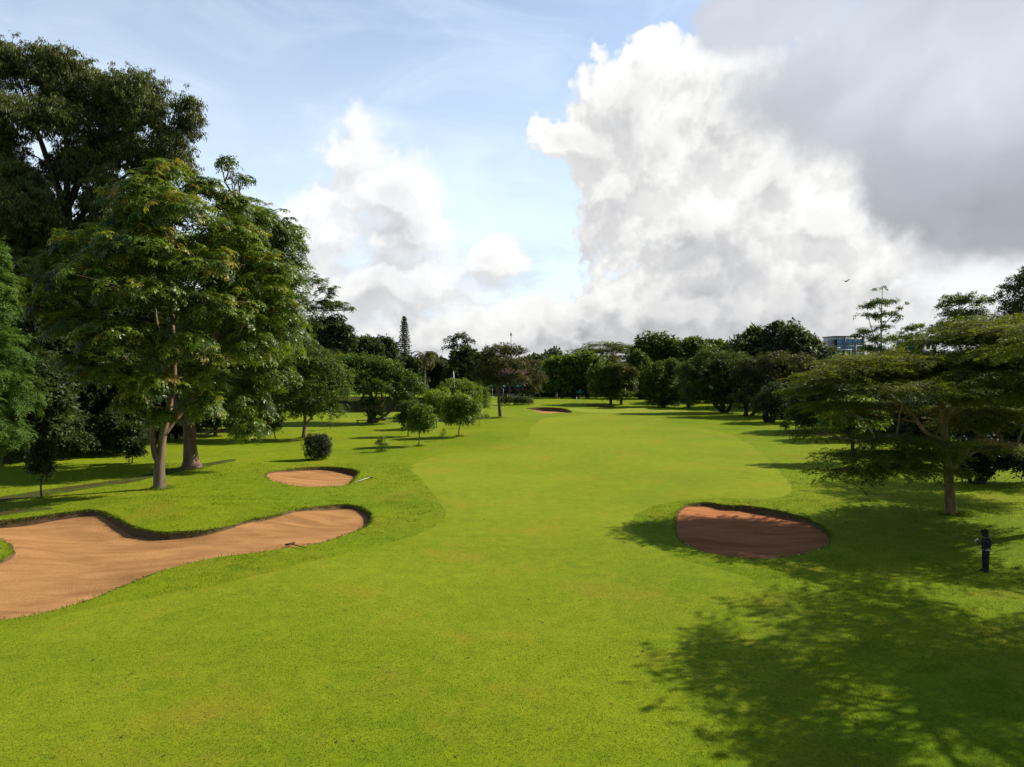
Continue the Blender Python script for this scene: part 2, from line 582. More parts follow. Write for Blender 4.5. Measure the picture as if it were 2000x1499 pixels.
BUNK = {
    'big': [(0, 1016), (40, 1012), (100, 1004), (132, 1000), (168, 995), (200, 997), (224, 1008), (248, 1020), (280, 1032), (320, 1038), (360, 1037),
            (400, 1035), (432, 1030), (460, 1024), (488, 1015), (528, 1008), (560, 1000), (600, 992), (640, 987), (676, 985), (704, 989), (724, 1000),
            (729, 1012), (724, 1024), (700, 1036), (656, 1052), (600, 1066), (560, 1071), (500, 1080), (440, 1086), (400, 1094), (328, 1112), (260, 1138),
            (180, 1170), (100, 1194), (40, 1206), (0, 1212), (-120, 1232), (-260, 1215), (-220, 1140), (-70, 1106), (0, 1095), (20, 1085), (22, 1075),
            (0, 1054), (-80, 1044), (-200, 1036), (-120, 1022)],
    'mid': [(519, 926), (536, 921), (580, 915), (624, 912), (664, 913), (692, 917), (702, 922), (698, 930), (692, 937), (680, 947), (640, 951), (592, 951),
            (556, 946), (532, 939), (520, 932)],
    'right': [(1319, 1015), (1324, 1000), (1337, 988), (1360, 982), (1386, 981), (1417, 986), (1451, 987), (1488, 991), (1538, 1001), (1582, 1014),
              (1612, 1032), (1624, 1049), (1619, 1063), (1603, 1072), (1565, 1083), (1527, 1089), (1480, 1091), (1441, 1090), (1403, 1085), (1365, 1076),
              (1337, 1063), (1322, 1049), (1318, 1034)],
    'far': [(1027, 798), (1050, 796), (1075, 796), (1100, 798), (1117, 804), (1110, 807), (1092, 806), (1078, 808), (1058, 807.5), (1043, 802)],
    'back': [(1136, 789.5), (1150, 787.5), (1165, 789), (1182, 792), (1203, 794.5), (1197, 796.5), (1172, 795.5), (1150, 793)],
}
LIP = {'big': 0.36, 'mid': 0.36, 'right': 0.32, 'far': 0.70, 'back': 0.55}
LOOPS = {k: smooth_loop(v, 0.3 if k in ('big', 'mid', 'right') else 0.9) for k, v in BUNK.items()}
rngj = np.random.default_rng(5)
for k in ('big', 'mid', 'right'):
    L = LOOPS[k]
    LOOPS[k] = L + np.convolve(rngj.normal(0, 0.05, len(L) + 2), [0.3, 0.4, 0.3], 'valid')[:, None] * np.array([0.4, 1.0])
FAIR_PX = [(-700, 1420), (-300, 1300), (0, 1236), (160, 1192), (400, 1148), (600, 1100), (720, 1073), (800, 1050), (850, 1028), (872, 1010), (862, 988), (838, 955), (815, 930),
           (803, 916), (815, 903), (850, 892), (910, 882), (975, 872), (1018, 862), (1034, 850), (1040, 832), (1075, 816), (1160, 808), (1250, 812),
           (1330, 830), (1420, 848), (1480, 880), (1520, 920), (1545, 948), (1540, 966), (1500, 975), (1400, 973), (1310, 982), (1250, 1000), (1234, 1022),
           (1245, 1048), (1290, 1076), (1360, 1102), (1440, 1122), (1510, 1150), (1570, 1190), (1592, 1225), (1582, 1270), (1545, 1312), (1480, 1370),
           (1400, 1430), (1330, 1499), (1200, 1700), (1000, 3000), (-1500, 3000), (-2500, 2000)]
LOOPS['fair'] = smooth_loop(FAIR_PX, 0.5)
LOOPS['fair'] = LOOPS['fair'] + rngj.normal(0, 0.07, LOOPS['fair'].shape)
LOOPS['green'] = smooth_loop([(1112, 798), (1180, 799.5), (1260, 797), (1330, 801), (1345, 804.5), (1290, 808), (1200, 807.5), (1130, 804)], 1.5)
POND_PX = [(560, 800), (640, 806), (720, 806), (800, 804), (850, 797), (872, 786), (840, 778), (770, 775), (690, 775), (610, 778), (540, 786)]
LOOPS['pond'] = smooth_loop(POND_PX, 1.2)
LOOPS['path'] = smooth_loop([(-90, 990), (0, 971), (80, 958), (180, 944), (250, 934), (330, 917), (400, 905), (452, 897), (458, 901), (400, 912), (330, 926),
                             (250, 944), (180, 954), (100, 967), (0, 982), (-90, 1000)], 0.5)
LOOPS['soil'] = smooth_loop([(-30, 1003), (0, 998), (60, 993), (100, 991), (105, 995), (60, 1000), (20, 1005), (-30, 1011)], 0.5)


def cdt(pts, loops):
    vs = [Vector((float(p[0]), float(p[1]))) for p in pts]
    faces = []
    for L in loops:
        s = len(vs)
        vs += [Vector((float(p[0]), float(p[1]))) for p in L]
        faces.append(list(range(s, s + len(L))))
    v, e, f, ov, oe, of = delaunay_2d_cdt(vs, [], faces, 0, 1e-4, True)
    return np.array([(p.x, p.y) for p in v]), np.array([list(t) for t in f]), of


def grid_pts():
    out = []
    rng = np.random.default_rng(1)
    for (y0, y1, s) in ((-40, 12, 6.0), (12, 62, 1.0), (62, 110, 2.2), (110, 190, 3.2), (190, 420, 9.0), (420, 1600, 60.0), (1600, 6200, 300.0)):
        xm = min(max(60, (y1 + 25) * 0.95 + 25), 4200)
        xs = np.arange(-xm, xm, s)
        ys = np.arange(y0, y1, s)
        X, Y = np.meshgrid(xs, ys)
        out.append(np.stack([X.ravel() + rng.uniform(-.2, .2, X.size) * s, Y.ravel() + rng.uniform(-.2, .2, X.size) * s], -1))
    out.append(np.array([(-5000, -500), (5000, -500), (-5000, 7000), (5000, 7000)]))
    return np.concatenate(out)


names = list(LOOPS)
GV, GF, GO = cdt(grid_pts(), [LOOPS[k] for k in names])
GZ = h(GV[:, 0], GV[:, 1])
reg = np.zeros(len(GF), int)            # 0 rough
pri = {'fair': 1, 'green': 2, 'path': 3, 'soil': 3, 'pond': 9, 'big': 9, 'mid': 9, 'right': 9, 'far': 9, 'back': 9}
GC = GV[GF].mean(1)
for k in names:
    reg = np.where(inside(LOOPS[k], GC[:, 0], GC[:, 1]), np.maximum(reg, pri[k]), reg)


def sheet(name, code, mat):
    F = GF[reg == code]
    used = np.unique(F)
    mp = np.zeros(len(GV), int)
    mp[used] = np.arange(len(used))
    V = np.column_stack([GV[used], GZ[used]])
    F = mp[F]
    a, bb, c = V[F[:, 0]], V[F[:, 1]], V[F[:, 2]]
    flip = np.cross(bb - a, c - a)[:, 2] < 0
    F[flip] = F[flip][:, ::-1]
    return tag(link(name, mesh_np(name, V, F, mat, smooth=True)), kind='structure')


sheet('ground', 0, M_ROUGH)
sheet('fairway', 1, M_FAIR)
sheet('putting_green', 2, M_GREEN)
m_, nb, bs = new_mat('worn_path')
co = nb.n.new('ShaderNodeTexCoord').outputs['Object']
nn_ = nb.math('ADD', nb.math('MULTIPLY', nb.noise(co, 0.8, 5.0, 0.7), 0.6), nb.math('MULTIPLY', nb.noise(co, 5.0, 4.0, 0.7), 0.4))
nb.put(bs.inputs['Base Color'], nb.ramp(nn_, [(0.42, (0.075, 0.135, 0.004)), (0.50, (0.055, 0.060, 0.010)), (0.58, (0.075, 0.040, 0.020)), (0.75, (0.125, 0.058, 0.036))]))
bs.inputs['Roughness'].default_value = 0.95
bs.inputs['Specular IOR Level'].default_value = 0.1
M_PATH = m_
sheet('dirt_path', 3, M_PATH)


def loop_normals(L):
    T = np.roll(L, -1, 0) - np.roll(L, 1, 0)
    N = np.stack([T[:, 1], -T[:, 0]], -1)
    N /= np.linalg.norm(N, axis=1)[:, None] + 1e-9
    area = 0.5 * np.sum(L[:, 0] * np.roll(L[:, 1], -1) - np.roll(L[:, 0], -1) * L[:, 1])
    return N if area > 0 else -N       # outward


def sst(x, a, c):
    t = np.clip((x - a) / (c - a), 0, 1)
    return t * t * (3 - 2 * t)


FRINGE = []
BTAG = {'big': 'long kidney shaped sand bunker with a grass tongue, nearest on the left', 'mid': 'small oval sand bunker below the round dark bush',
        'right': 'oval red sand bunker in the dappled shade of the acacia', 'far': 'distant red sand bunker cut into the near bank of the green',
        'back': 'farthest narrow sand bunker beside the green'}
for k in ('big', 'mid', 'right', 'far', 'back'):
    L = LOOPS[k]
    N = loop_normals(L)
    f = N @ np.array([0.42, 0.91])
    lip = 0.04 + (LIP[k] - 0.04) * sst(f, -0.15, 0.55)
    lip = lip * (1 + .28 * np.sin(np.arange(len(lip)) * .23 + 1) + .18 * np.sin(np.arange(len(lip)) * .71))
    ker = np.ones(7) / 7
    lip = np.convolve(np.concatenate([lip[-3:], lip, lip[:3]]), ker, 'valid')
    inset = L - N * np.minimum(0.10 + 0.25 * lip, 0.3)[:, None]
    s = 0.45 if k in ('big', 'mid', 'right') else 1.5
    mn, mx = L.min(0), L.max(0)
    X, Y = np.meshgrid(np.arange(mn[0], mx[0], s), np.arange(mn[1], mx[1], s))
    g = np.stack([X.ravel(), Y.ravel()], -1)
    g = g[inside(inset, g[:, 0], g[:, 1])]
    D = np.linalg.norm(g[:, None] - L[None], axis=2)
    g = g[D.min(1) > 0.3]
    V2, F2, O2 = cdt(g, [inset])
    cen = V2[F2].mean(1)
    F2 = F2[inside(inset, cen[:, 0], cen[:, 1])]
    D = np.linalg.norm(V2[:, None] - L[None], axis=2)
    W = 1 / (D + 0.05) ** 2.5
    lz = (W * lip[None]).sum(1) / W.sum(1)
    lz = lz + 0.10 * sst(D.min(1), 0.2, 2.5)
    rs = np.random.default_rng(9)
    z = h(V2[:, 0], V2[:, 1]) - lz + 0.02 * np.sin(V2[:, 0] * 2.1) * np.sin(V2[:, 1] * 2.7)
    V3 = np.column_stack([V2, z])
    a, bb, c = V3[F2[:, 0]], V3[F2[:, 1]], V3[F2[:, 2]]
    fl = np.cross(bb - a, c - a)[:, 2] < 0
    F2[fl] = F2[fl][:, ::-1]
    so_ = link('sand_bunker', mesh_np('sand_bunker', V3, F2, M_SANDR if k == 'right' else M_SAND, smooth=True))
    tag(so_, BTAG[k], 'bunker', 'sand bunkers of the hole', 'structure')
    # earth face between rim and sand
    n = len(L)
    zr = h(L[:, 0], L[:, 1])
    Dm = np.linalg.norm(inset[:, None] - V2[None], axis=2).argmin(1)
    zi = V3[Dm, 2]
    rim = np.column_stack([L, zr])
    mid_ = np.column_stack([L - N * 0.03, zr - 0.35 * (zr - zi)])
    bot = np.column_stack([inset, zi - 0.002])
    W3 = np.concatenate([rim, mid_, bot])
    i = np.arange(n)
    j = (i + 1) % n
    Q = np.concatenate([np.stack([i, j, j + n, i + n], -1), np.stack([i + n, j + n, j + 2 * n, i + 2 * n], -1)])
    link('earth_lip', mesh_np('earth_lip', W3, Q, M_LIP, smooth=True), so_)
    FRINGE.append((k, rim, N, lip))

# pond: water sheet and bank
L = LOOPS['pond']
N = loop_normals(L)
zr = h(L[:, 0], L[:, 1])
n = len(L)
WZ = -0.55
inn = L - N * 0.6
V2, F2, O2 = cdt(np.zeros((0, 2)), [L - N * 0.3])
mw, nb, bs = new_mat('pond_water')
bs.inputs['Base Color'].default_value = (0.018, 0.016, 0.008, 1)
bs.inputs['Roughness'].default_value = 0.04
bs.inputs['Specular IOR Level'].default_value = 0.6
bn = nb.n.new('ShaderNodeBump')
bn.inputs['Strength'].default_value = 0.06
bn.inputs['Distance'].default_value = 0.05
nb.put(bn.inputs['Height'], nb.noise(nb.n.new('ShaderNodeTexCoord').outputs['Object'], 1.5, 3.0))
nb.put(bs.inputs['Normal'], bn.outputs[0])
cen = V2[F2].mean(1)
F2 = F2[inside(L - N * 0.3, cen[:, 0], cen[:, 1])]
V3 = np.column_stack([V2, np.full(len(V2), WZ)])
cr = np.cross(V3[F2[:, 1]] - V3[F2[:, 0]], V3[F2[:, 2]] - V3[F2[:, 0]])[:, 2] < 0
F2[cr] = F2[cr][:, ::-1]
tag(link('pond_water', mesh_np('pond_water', V3, F2, mw)), kind='structure')
i = np.arange(n)
j = (i + 1) % n
W3 = np.concatenate([np.column_stack([L, zr]), np.column_stack([inn, np.full(n, WZ - 0.12)])])
tag(link('pond_bank', mesh_np('pond_bank', W3, np.stack([i, j, j + n, i + n], -1), M_PATH, smooth=True)), kind='structure')


# ------------------------------------------------------------------ leaf quads
def unit(a):
    return a / (np.linalg.norm(a, axis=-1, keepdims=True) + 1e-9)


def leaves(P, A, Nn, L, W, curl=0.0):
    """rhombic leaves: position, axis, normal, length, width -> (n,4,3)"""
    A = unit(A)
    S = unit(np.cross(A, Nn))
    Nr = np.cross(S, A)
    L, W = np.broadcast_to(L, len(P))[:, None], np.broadcast_to(W, len(P))[:, None]
    return np.stack([P, P + A * L * 0.45 + S * W * 0.5 + Nr * curl * W, P + A * L, P + A * L * 0.45 - S * W * 0.5 + Nr * curl * W], 1)


# ------------------------------------------------------------------ grass blades in the near rough and along the bunker rims
rg = np.random.default_rng(11)
pts = []
for (y0, y1, dens) in ((13, 22, 260), (22, 32, 170), (32, 45, 90), (45, 62, 40)):
    xw = (y1 * 0.76 + 2)
    m = int((y1 - y0) * 2 * xw * dens)
    pts.append(np.stack([rg.uniform(-xw, xw, m), rg.uniform(y0, y1, m)], -1))
pts = np.concatenate(pts)
ok = np.abs(pts[:, 0]) < pts[:, 1] * 0.76 + 1.5
pts = pts[ok]
bad = np.zeros(len(pts), bool)
for k in ('fair', 'big', 'mid', 'right', 'path', 'soil'):
    hit = inside(LOOPS[k], pts[:, 0], pts[:, 1])
    bad |= hit & (rg.uniform(0, 1, len(pts)) < .6) if k in ('path', 'soil') else hit
pts = pts[~bad]
m = len(pts)
sc = 0.6 + 0.02 * pts[:, 1]
clump = 0.6 + 0.8 * (np.sin(pts[:, 0] * 1.7 + np.sin(pts[:, 1] * 1.1) * 2) * np.sin(pts[:, 1] * 1.9 + 1) > 0.2)
P = np.column_stack([pts, h(pts[:, 0], pts[:, 1]) - 0.005])
A = np.column_stack([rg.normal(0, 0.55, m), rg.normal(0, 0.55, m), np.ones(m)])
Nn = np.column_stack([rg.normal(0, 1, m), rg.normal(0, 1, m), rg.normal(0, .3, m)])
Q4 = leaves(P, A, Nn, rg.uniform(.035, .075, m) * sc * clump, rg.uniform(.010, .020, m) * sc)
tint = np.clip(rg.normal(0.45, 0.22, m), 0, 1)
go = link('rough_grass', mesh_np('rough_grass', Q4.reshape(-1, 3), np.arange(m * 4).reshape(-1, 4), M_BLADE, tint))
tag(go, 'short green grass blades growing over the rough', 'grass', kind='stuff')
pts = []
for (y0, y1, dens) in ((13, 17, 900), (17, 22, 740), (22, 28, 500), (28, 36, 280), (36, 48, 110)):
    xw = (y1 * 0.76 + 2)
    m = int((y1 - y0) * 2 * xw * dens)
    pts.append(np.stack([rg.uniform(-xw, xw, m), rg.uniform(y0, y1, m)], -1))
pts = np.concatenate(pts)
pts = pts[(np.abs(pts[:, 0]) < pts[:, 1] * 0.76 + 1.0) & (rg.uniform(0, 1, len(pts)) < 1.15 - pts[:, 1] / 60)]
pts = pts[inside(LOOPS['fair'], pts[:, 0], pts[:, 1])]
m = len(pts)
P = np.column_stack([pts, h(pts[:, 0], pts[:, 1]) - 0.004])
A = np.column_stack([rg.normal(0, 0.8, m), rg.normal(0, 0.8, m), np.ones(m)])
Nn = np.column_stack([rg.normal(0, 1, m), rg.normal(0, 1, m), rg.normal(0, .3, m)])
Q4 = leaves(P, A, Nn, rg.uniform(.010, .025, m), rg.uniform(.014, .026, m))
pt = .42 + .18 * np.sin(pts[:, 0] * .33 + np.sin(pts[:, 1] * .21) * 2) * np.sin(pts[:, 1] * .41 + 1)
fg = link('fairway_grass', mesh_np('fairway_grass', Q4.reshape(-1, 3), np.arange(m * 4).reshape(-1, 4), M_SHORT, np.clip(rg.normal(pt, 0.2, m), 0, 1)))
tag(fg, 'closely mown grass blades of the near fairway', 'grass', kind='stuff')
for bx_, by_, rr_ in ((313, 955, .45), (375, 915, .75), (1858, 1004, .42), (593, 856, .3), (83, 974, .12), (620, 898, .5), (215, 880, .3), (818, 872, .15), (897, 853, .15), (745, 882, .2)):
    B_ = at(bx_, by_)
    k_ = 420
    th_ = rg.uniform(0, 2 * math.pi, k_)
    r_ = rr_ + np.abs(rg.normal(0, .35, k_))
    xx_, yy_ = B_[0] + np.cos(th_) * r_, B_[1] + np.sin(th_) * r_
    P = np.column_stack([xx_, yy_, h(xx_, yy_) - .01])
    A = np.column_stack([rg.normal(0, .4, k_), rg.normal(0, .4, k_), np.ones(k_)])
    q_ = leaves(P, A, rg.normal(0, 1, (k_, 3)) * np.array([1, 1, .3]), rg.uniform(.08, .26, k_) * np.clip(1.3 - (r_ - rr_), .3, 1.3), rg.uniform(.02, .04, k_))
    TUFT = q_ if bx_ == 313 else np.concatenate([TUFT, q_])
tg = link('tree_foot_grass', mesh_np('tree_foot_grass', TUFT.reshape(-1, 3), np.arange(len(TUFT) * 4).reshape(-1, 4), M_BLADE, np.clip(rg.normal(.4, .25, len(TUFT)), 0, 1)))
tag(tg, 'longer unmown grass around the feet of the near trees', 'grass', kind='stuff')
FP, FA, FN = [], [], []
for k, rim, N, lip in FRINGE:
    if k in ('far', 'back'):
        continue
    n = len(rim)
    dens = np.where(lip > .12, 95, 9)
    reps = rg.poisson(dens)
    ii = np.repeat(np.arange(n), reps)
    t = rg.uniform(0, 1, len(ii))[:, None]
    p = rim[ii] * (1 - t) + rim[(ii + 1) % n] * t
    nn = np.column_stack([N[ii], np.zeros(len(ii))])
    p = p + nn * rg.uniform(-0.05, 0.12, len(ii))[:, None]
    p[:, 2] += 0.0
    big = (lip[ii] > .12).astype(float)
    a = -nn * rg.uniform(-0.2, 1.0, len(ii))[:, None] + rg.normal(0, 0.35, (len(ii), 3))
    a[:, 2] += np.where(big > 0, rg.uniform(-1.6, 0.35, len(ii)), rg.uniform(0, .4, len(ii)))
    p[:, 2] -= big * lip[ii] * rg.uniform(0, .75, len(ii)) * (rg.uniform(0, 1, len(ii)) < .55)
    FP.append(p)
    FA.append(a)
    FN.append(rg.normal(0, 1, (len(ii), 3)) + nn)
FP, FA, FN = map(np.concatenate, (FP, FA, FN))
m = len(FP)
Q4 = leaves(FP, FA, FN, rg.uniform(.07, .22, m), rg.uniform(.02, .04, m))
fo = link('rim_grass', mesh_np('rim_grass', Q4.reshape(-1, 3), np.arange(m * 4).reshape(-1, 4), M_BLADE, np.clip(rg.normal(.4, .3, m), 0, 1)))
tag(fo, 'ragged grass hanging over the bunker rims', 'grass', kind='stuff')
# fallen leaves and divots on the fairway
m = 260
X = np.concatenate([rg.uniform(-14, 16, 180), rg.uniform(-30, 30, 80)])
Y = np.concatenate([rg.uniform(13, 40, 180), rg.uniform(38, 75, 80)])
P = np.column_stack([X, Y, h(X, Y) + 0.012])
Q4 = leaves(P, np.column_stack([rg.normal(0, 1, (m, 2)), rg.normal(0, .15, m)]), np.column_stack([rg.normal(0, .3, (m, 2)), np.ones(m)]),
            rg.uniform(.05, .15, m), rg.uniform(.03, .07, m), 0.3)
lo_ = link('fallen_leaves', mesh_np('fallen_leaves', Q4.reshape(-1, 3), np.arange(m * 4).reshape(-1, 4), plain('dead_leaf', (0.09, 0.05, 0.025), 0.8)))
tag(lo_, 'brown fallen leaves scattered over the mown grass', 'leaves', kind='stuff')


# ------------------------------------------------------------------ leaf clump templates (unit about 1 m across)
def tpl_rosette(rng, ncomp=7, pairs=4):
    """pinnate leaves radiating and drooping from a shoot tip"""
    P, A, N = [], [], []
    for i in range(ncomp):
        th = 2 * math.pi * (i + rng.uniform(-.3, .3)) / ncomp
        d0 = np.array([math.cos(th), math.sin(th), rng.uniform(0.1, 0.75)])
        L = rng.uniform(0.45, 0.7)
        side = np.array([-math.sin(th), math.cos(th), 0])
        for q in range(pairs + 1):
            t = (q + 0.8) / (pairs + 1)
            p = d0 * L * t + np.array([0, 0, -0.55 * L * t * t])
            tang = unit(d0 + np.array([0, 0, -1.1 * t]))
            up = np.cross(tang, side) * -1
            up = up if up[2] > 0 else -up
            for s in ((-1, 1) if q < pairs else (0,)):
                P.append(p)
                A.append(tang * (0.55 if s else 1) + side * s + np.array([0, 0, -0.35]))
                N.append(up + rng.normal(0, 0.25, 3))
    m = len(P)
    return leaves(np.array(P), np.array(A), np.array(N), rng.uniform(.17, .27, m), rng.uniform(.085, .12, m))


def tpl_tuft(rng, m=26, L=(.22, .36), W=(.11, .17), flat=0.7):
    d = unit(rng.normal(0, 1, (m, 3)))
    d[:, 2] = np.abs(d[:, 2]) * 1.0 - 0.25
    P = d * rng.uniform(.12, .5, m)[:, None] * np.array([1, 1, flat])
    A = d + rng.normal(0, .45, (m, 3)) + np.array([0, 0, -.25])
    N = d * 0.5 + np.array([0, 0, 1.0]) + rng.normal(0, .45, (m, 3))
    return leaves(P, A, N, rng.uniform(*L, m), rng.uniform(*W, m), 0.1)


def tpl_droop(rng, m=34):
    d = rng.normal(0, 1, (m, 3))
    d = unit(d)
    P = d * rng.uniform(.05, .5, m)[:, None] * np.array([1, 1, .8])
    A = d * 0.45 + np.array([0, 0, -1.0]) + rng.normal(0, .3, (m, 3))
    N = d + rng.normal(0, .6, (m, 3))
    return leaves(P, A, N, rng.uniform(.26, .46, m), rng.uniform(.07, .11, m))


def tpl_fan(rng, m=80):
    """flat spray of tiny leaves pointing along +x"""
    t = rng.uniform(0, 1, m) ** 0.8
    wd = 0.34 * np.sin(np.clip(t * 1.1 + .12, 0, 1) * math.pi) + 0.03
    s = rng.uniform(-1, 1, m)
    P = np.stack([t * 1.15 - .25, s * wd, -0.22 * t * t + rng.normal(0, .025, m)], -1)
    A = np.stack([np.full(m, .9), s * 0.8, rng.normal(-.1, .2, m)], -1)
    N = np.array([0, 0, 1.0]) + rng.normal(0, .32, (m, 3))
    return leaves(P, A, N, rng.uniform(.07, .14, m), rng.uniform(.034, .06, m))


def tpl_fern(rng, m=48):
    """soft ferny shoot"""
    out = []
    for i in range(6):
        th = rng.uniform(0, 2 * math.pi)
        d0 = np.array([math.cos(th), math.sin(th), rng.uniform(-.1, .7)])
        side = np.array([-math.sin(th), math.cos(th), 0])
        k = m // 6
        t = (np.arange(k) + .5) / k
        P = d0 * 0.55 * t[:, None] + np.stack([0 * t, 0 * t, -.25 * t * t], -1)
        s = np.where(np.arange(k) % 2 == 0, 1, -1)[:, None]
        A = side * s + d0 * 0.7 + np.array([0, 0, -.25])
        N = np.array([0, 0, 1.0]) + rng.normal(0, .3, (k, 3))
        out.append(leaves(P, A, N, 0.24 * (1 - .4 * t), 0.075 + 0 * t))
    return np.concatenate(out)


def variants(fn, n=6, seed=0, **kw):
    rng = np.random.default_rng(seed)
    return [fn(rng, **kw) for _ in range(n)]


TPL = {'rosette': variants(tpl_rosette, 6, 1), 'tuft': variants(tpl_tuft, 6, 2), 'droop': variants(tpl_droop, 6, 3), 'fan': variants(tpl_fan, 6, 4),
       'fern': variants(tpl_fern, 6, 5), 'fine': variants(tpl_tuft, 6, 6, m=40, L=(.12, .22), W=(.07, .11)),
       'coarse': variants(tpl_tuft, 6, 7, m=15, L=(.34, .55), W=(.2, .3))}


def place(tpl, pos, outd, scale, rng, upmix=0.6, tilt=0.35, radial=False):
    """copies of clump templates at pos; returns (n,4,3) and the clump index of each leaf"""
    K = len(pos)
    z = unit(outd * (1 - upmix) + np.array([0, 0, upmix]) + rng.normal(0, tilt * 0.5, (K, 3)))
    if radial:
        x = outd * np.array([1, 1, 0]) + rng.normal(0, 0.35, (K, 3)) * np.array([1, 1, .2])
    else:
        x = rng.normal(0, 1, (K, 3))
    x = unit(x - (x * z).sum(1)[:, None] * z)
    y = np.cross(z, x)
    Rm = np.stack([x, y, z], -1)                # columns
    var = rng.integers(0, len(tpl), K)
    out, own = [], []
    for v in range(len(tpl)):
        ks = np.nonzero(var == v)[0]
        if len(ks) == 0:
            continue
        T = tpl[v]
        W = np.einsum('kij,lmj->klmi', Rm[ks], T) * scale[ks][:, None, None, None] + pos[ks][:, None, None, :]
        out.append(W.reshape(-1, 4, 3))
        own.append(np.repeat(ks, len(T)))
    return np.concatenate(out), np.concatenate(own)


def bez(p0, p1, p2, n):
    t = np.linspace(0, 1, n)[:, None]
    return (1 - t) ** 2 * p0 + 2 * t * (1 - t) * p1 + t * t * p2


def twigs(mb, A, Bp, r, rng):
    """thin three-sided twigs from A to Bp"""
    K = len(A)
    if K == 0:
        return
    Mi = (A + Bp) / 2 + rng.normal(0, 0.08, (K, 3)) * np.linalg.norm(Bp - A, axis=1)[:, None]
    T = unit(Bp - A)
    S = unit(np.cross(T, rng.normal(0, 1, (K, 3))))
    U = np.cross(T, S)
    th = np.arange(3) * 2 * math.pi / 3
    ring = np.cos(th)[None, :, None] * S[:, None] + np.sin(th)[None, :, None] * U[:, None]
    V = np.stack([A[:, None] + ring * r, Mi[:, None] + ring * r * .7, Bp[:, None] + ring * r * .35], 1)   # K,3,3,3
    base = (np.arange(K) * 9)[:, None, None]
    i, j = np.meshgrid(np.arange(2), np.arange(3), indexing='ij')
    a = i * 3 + j
    c = i * 3 + (j + 1) % 3
    Q = np.stack([a, c, c + 3, a + 3], -1).reshape(1, 6, 4) + base
    mb.add(V.reshape(-1, 3), Q.reshape(-1, 4))


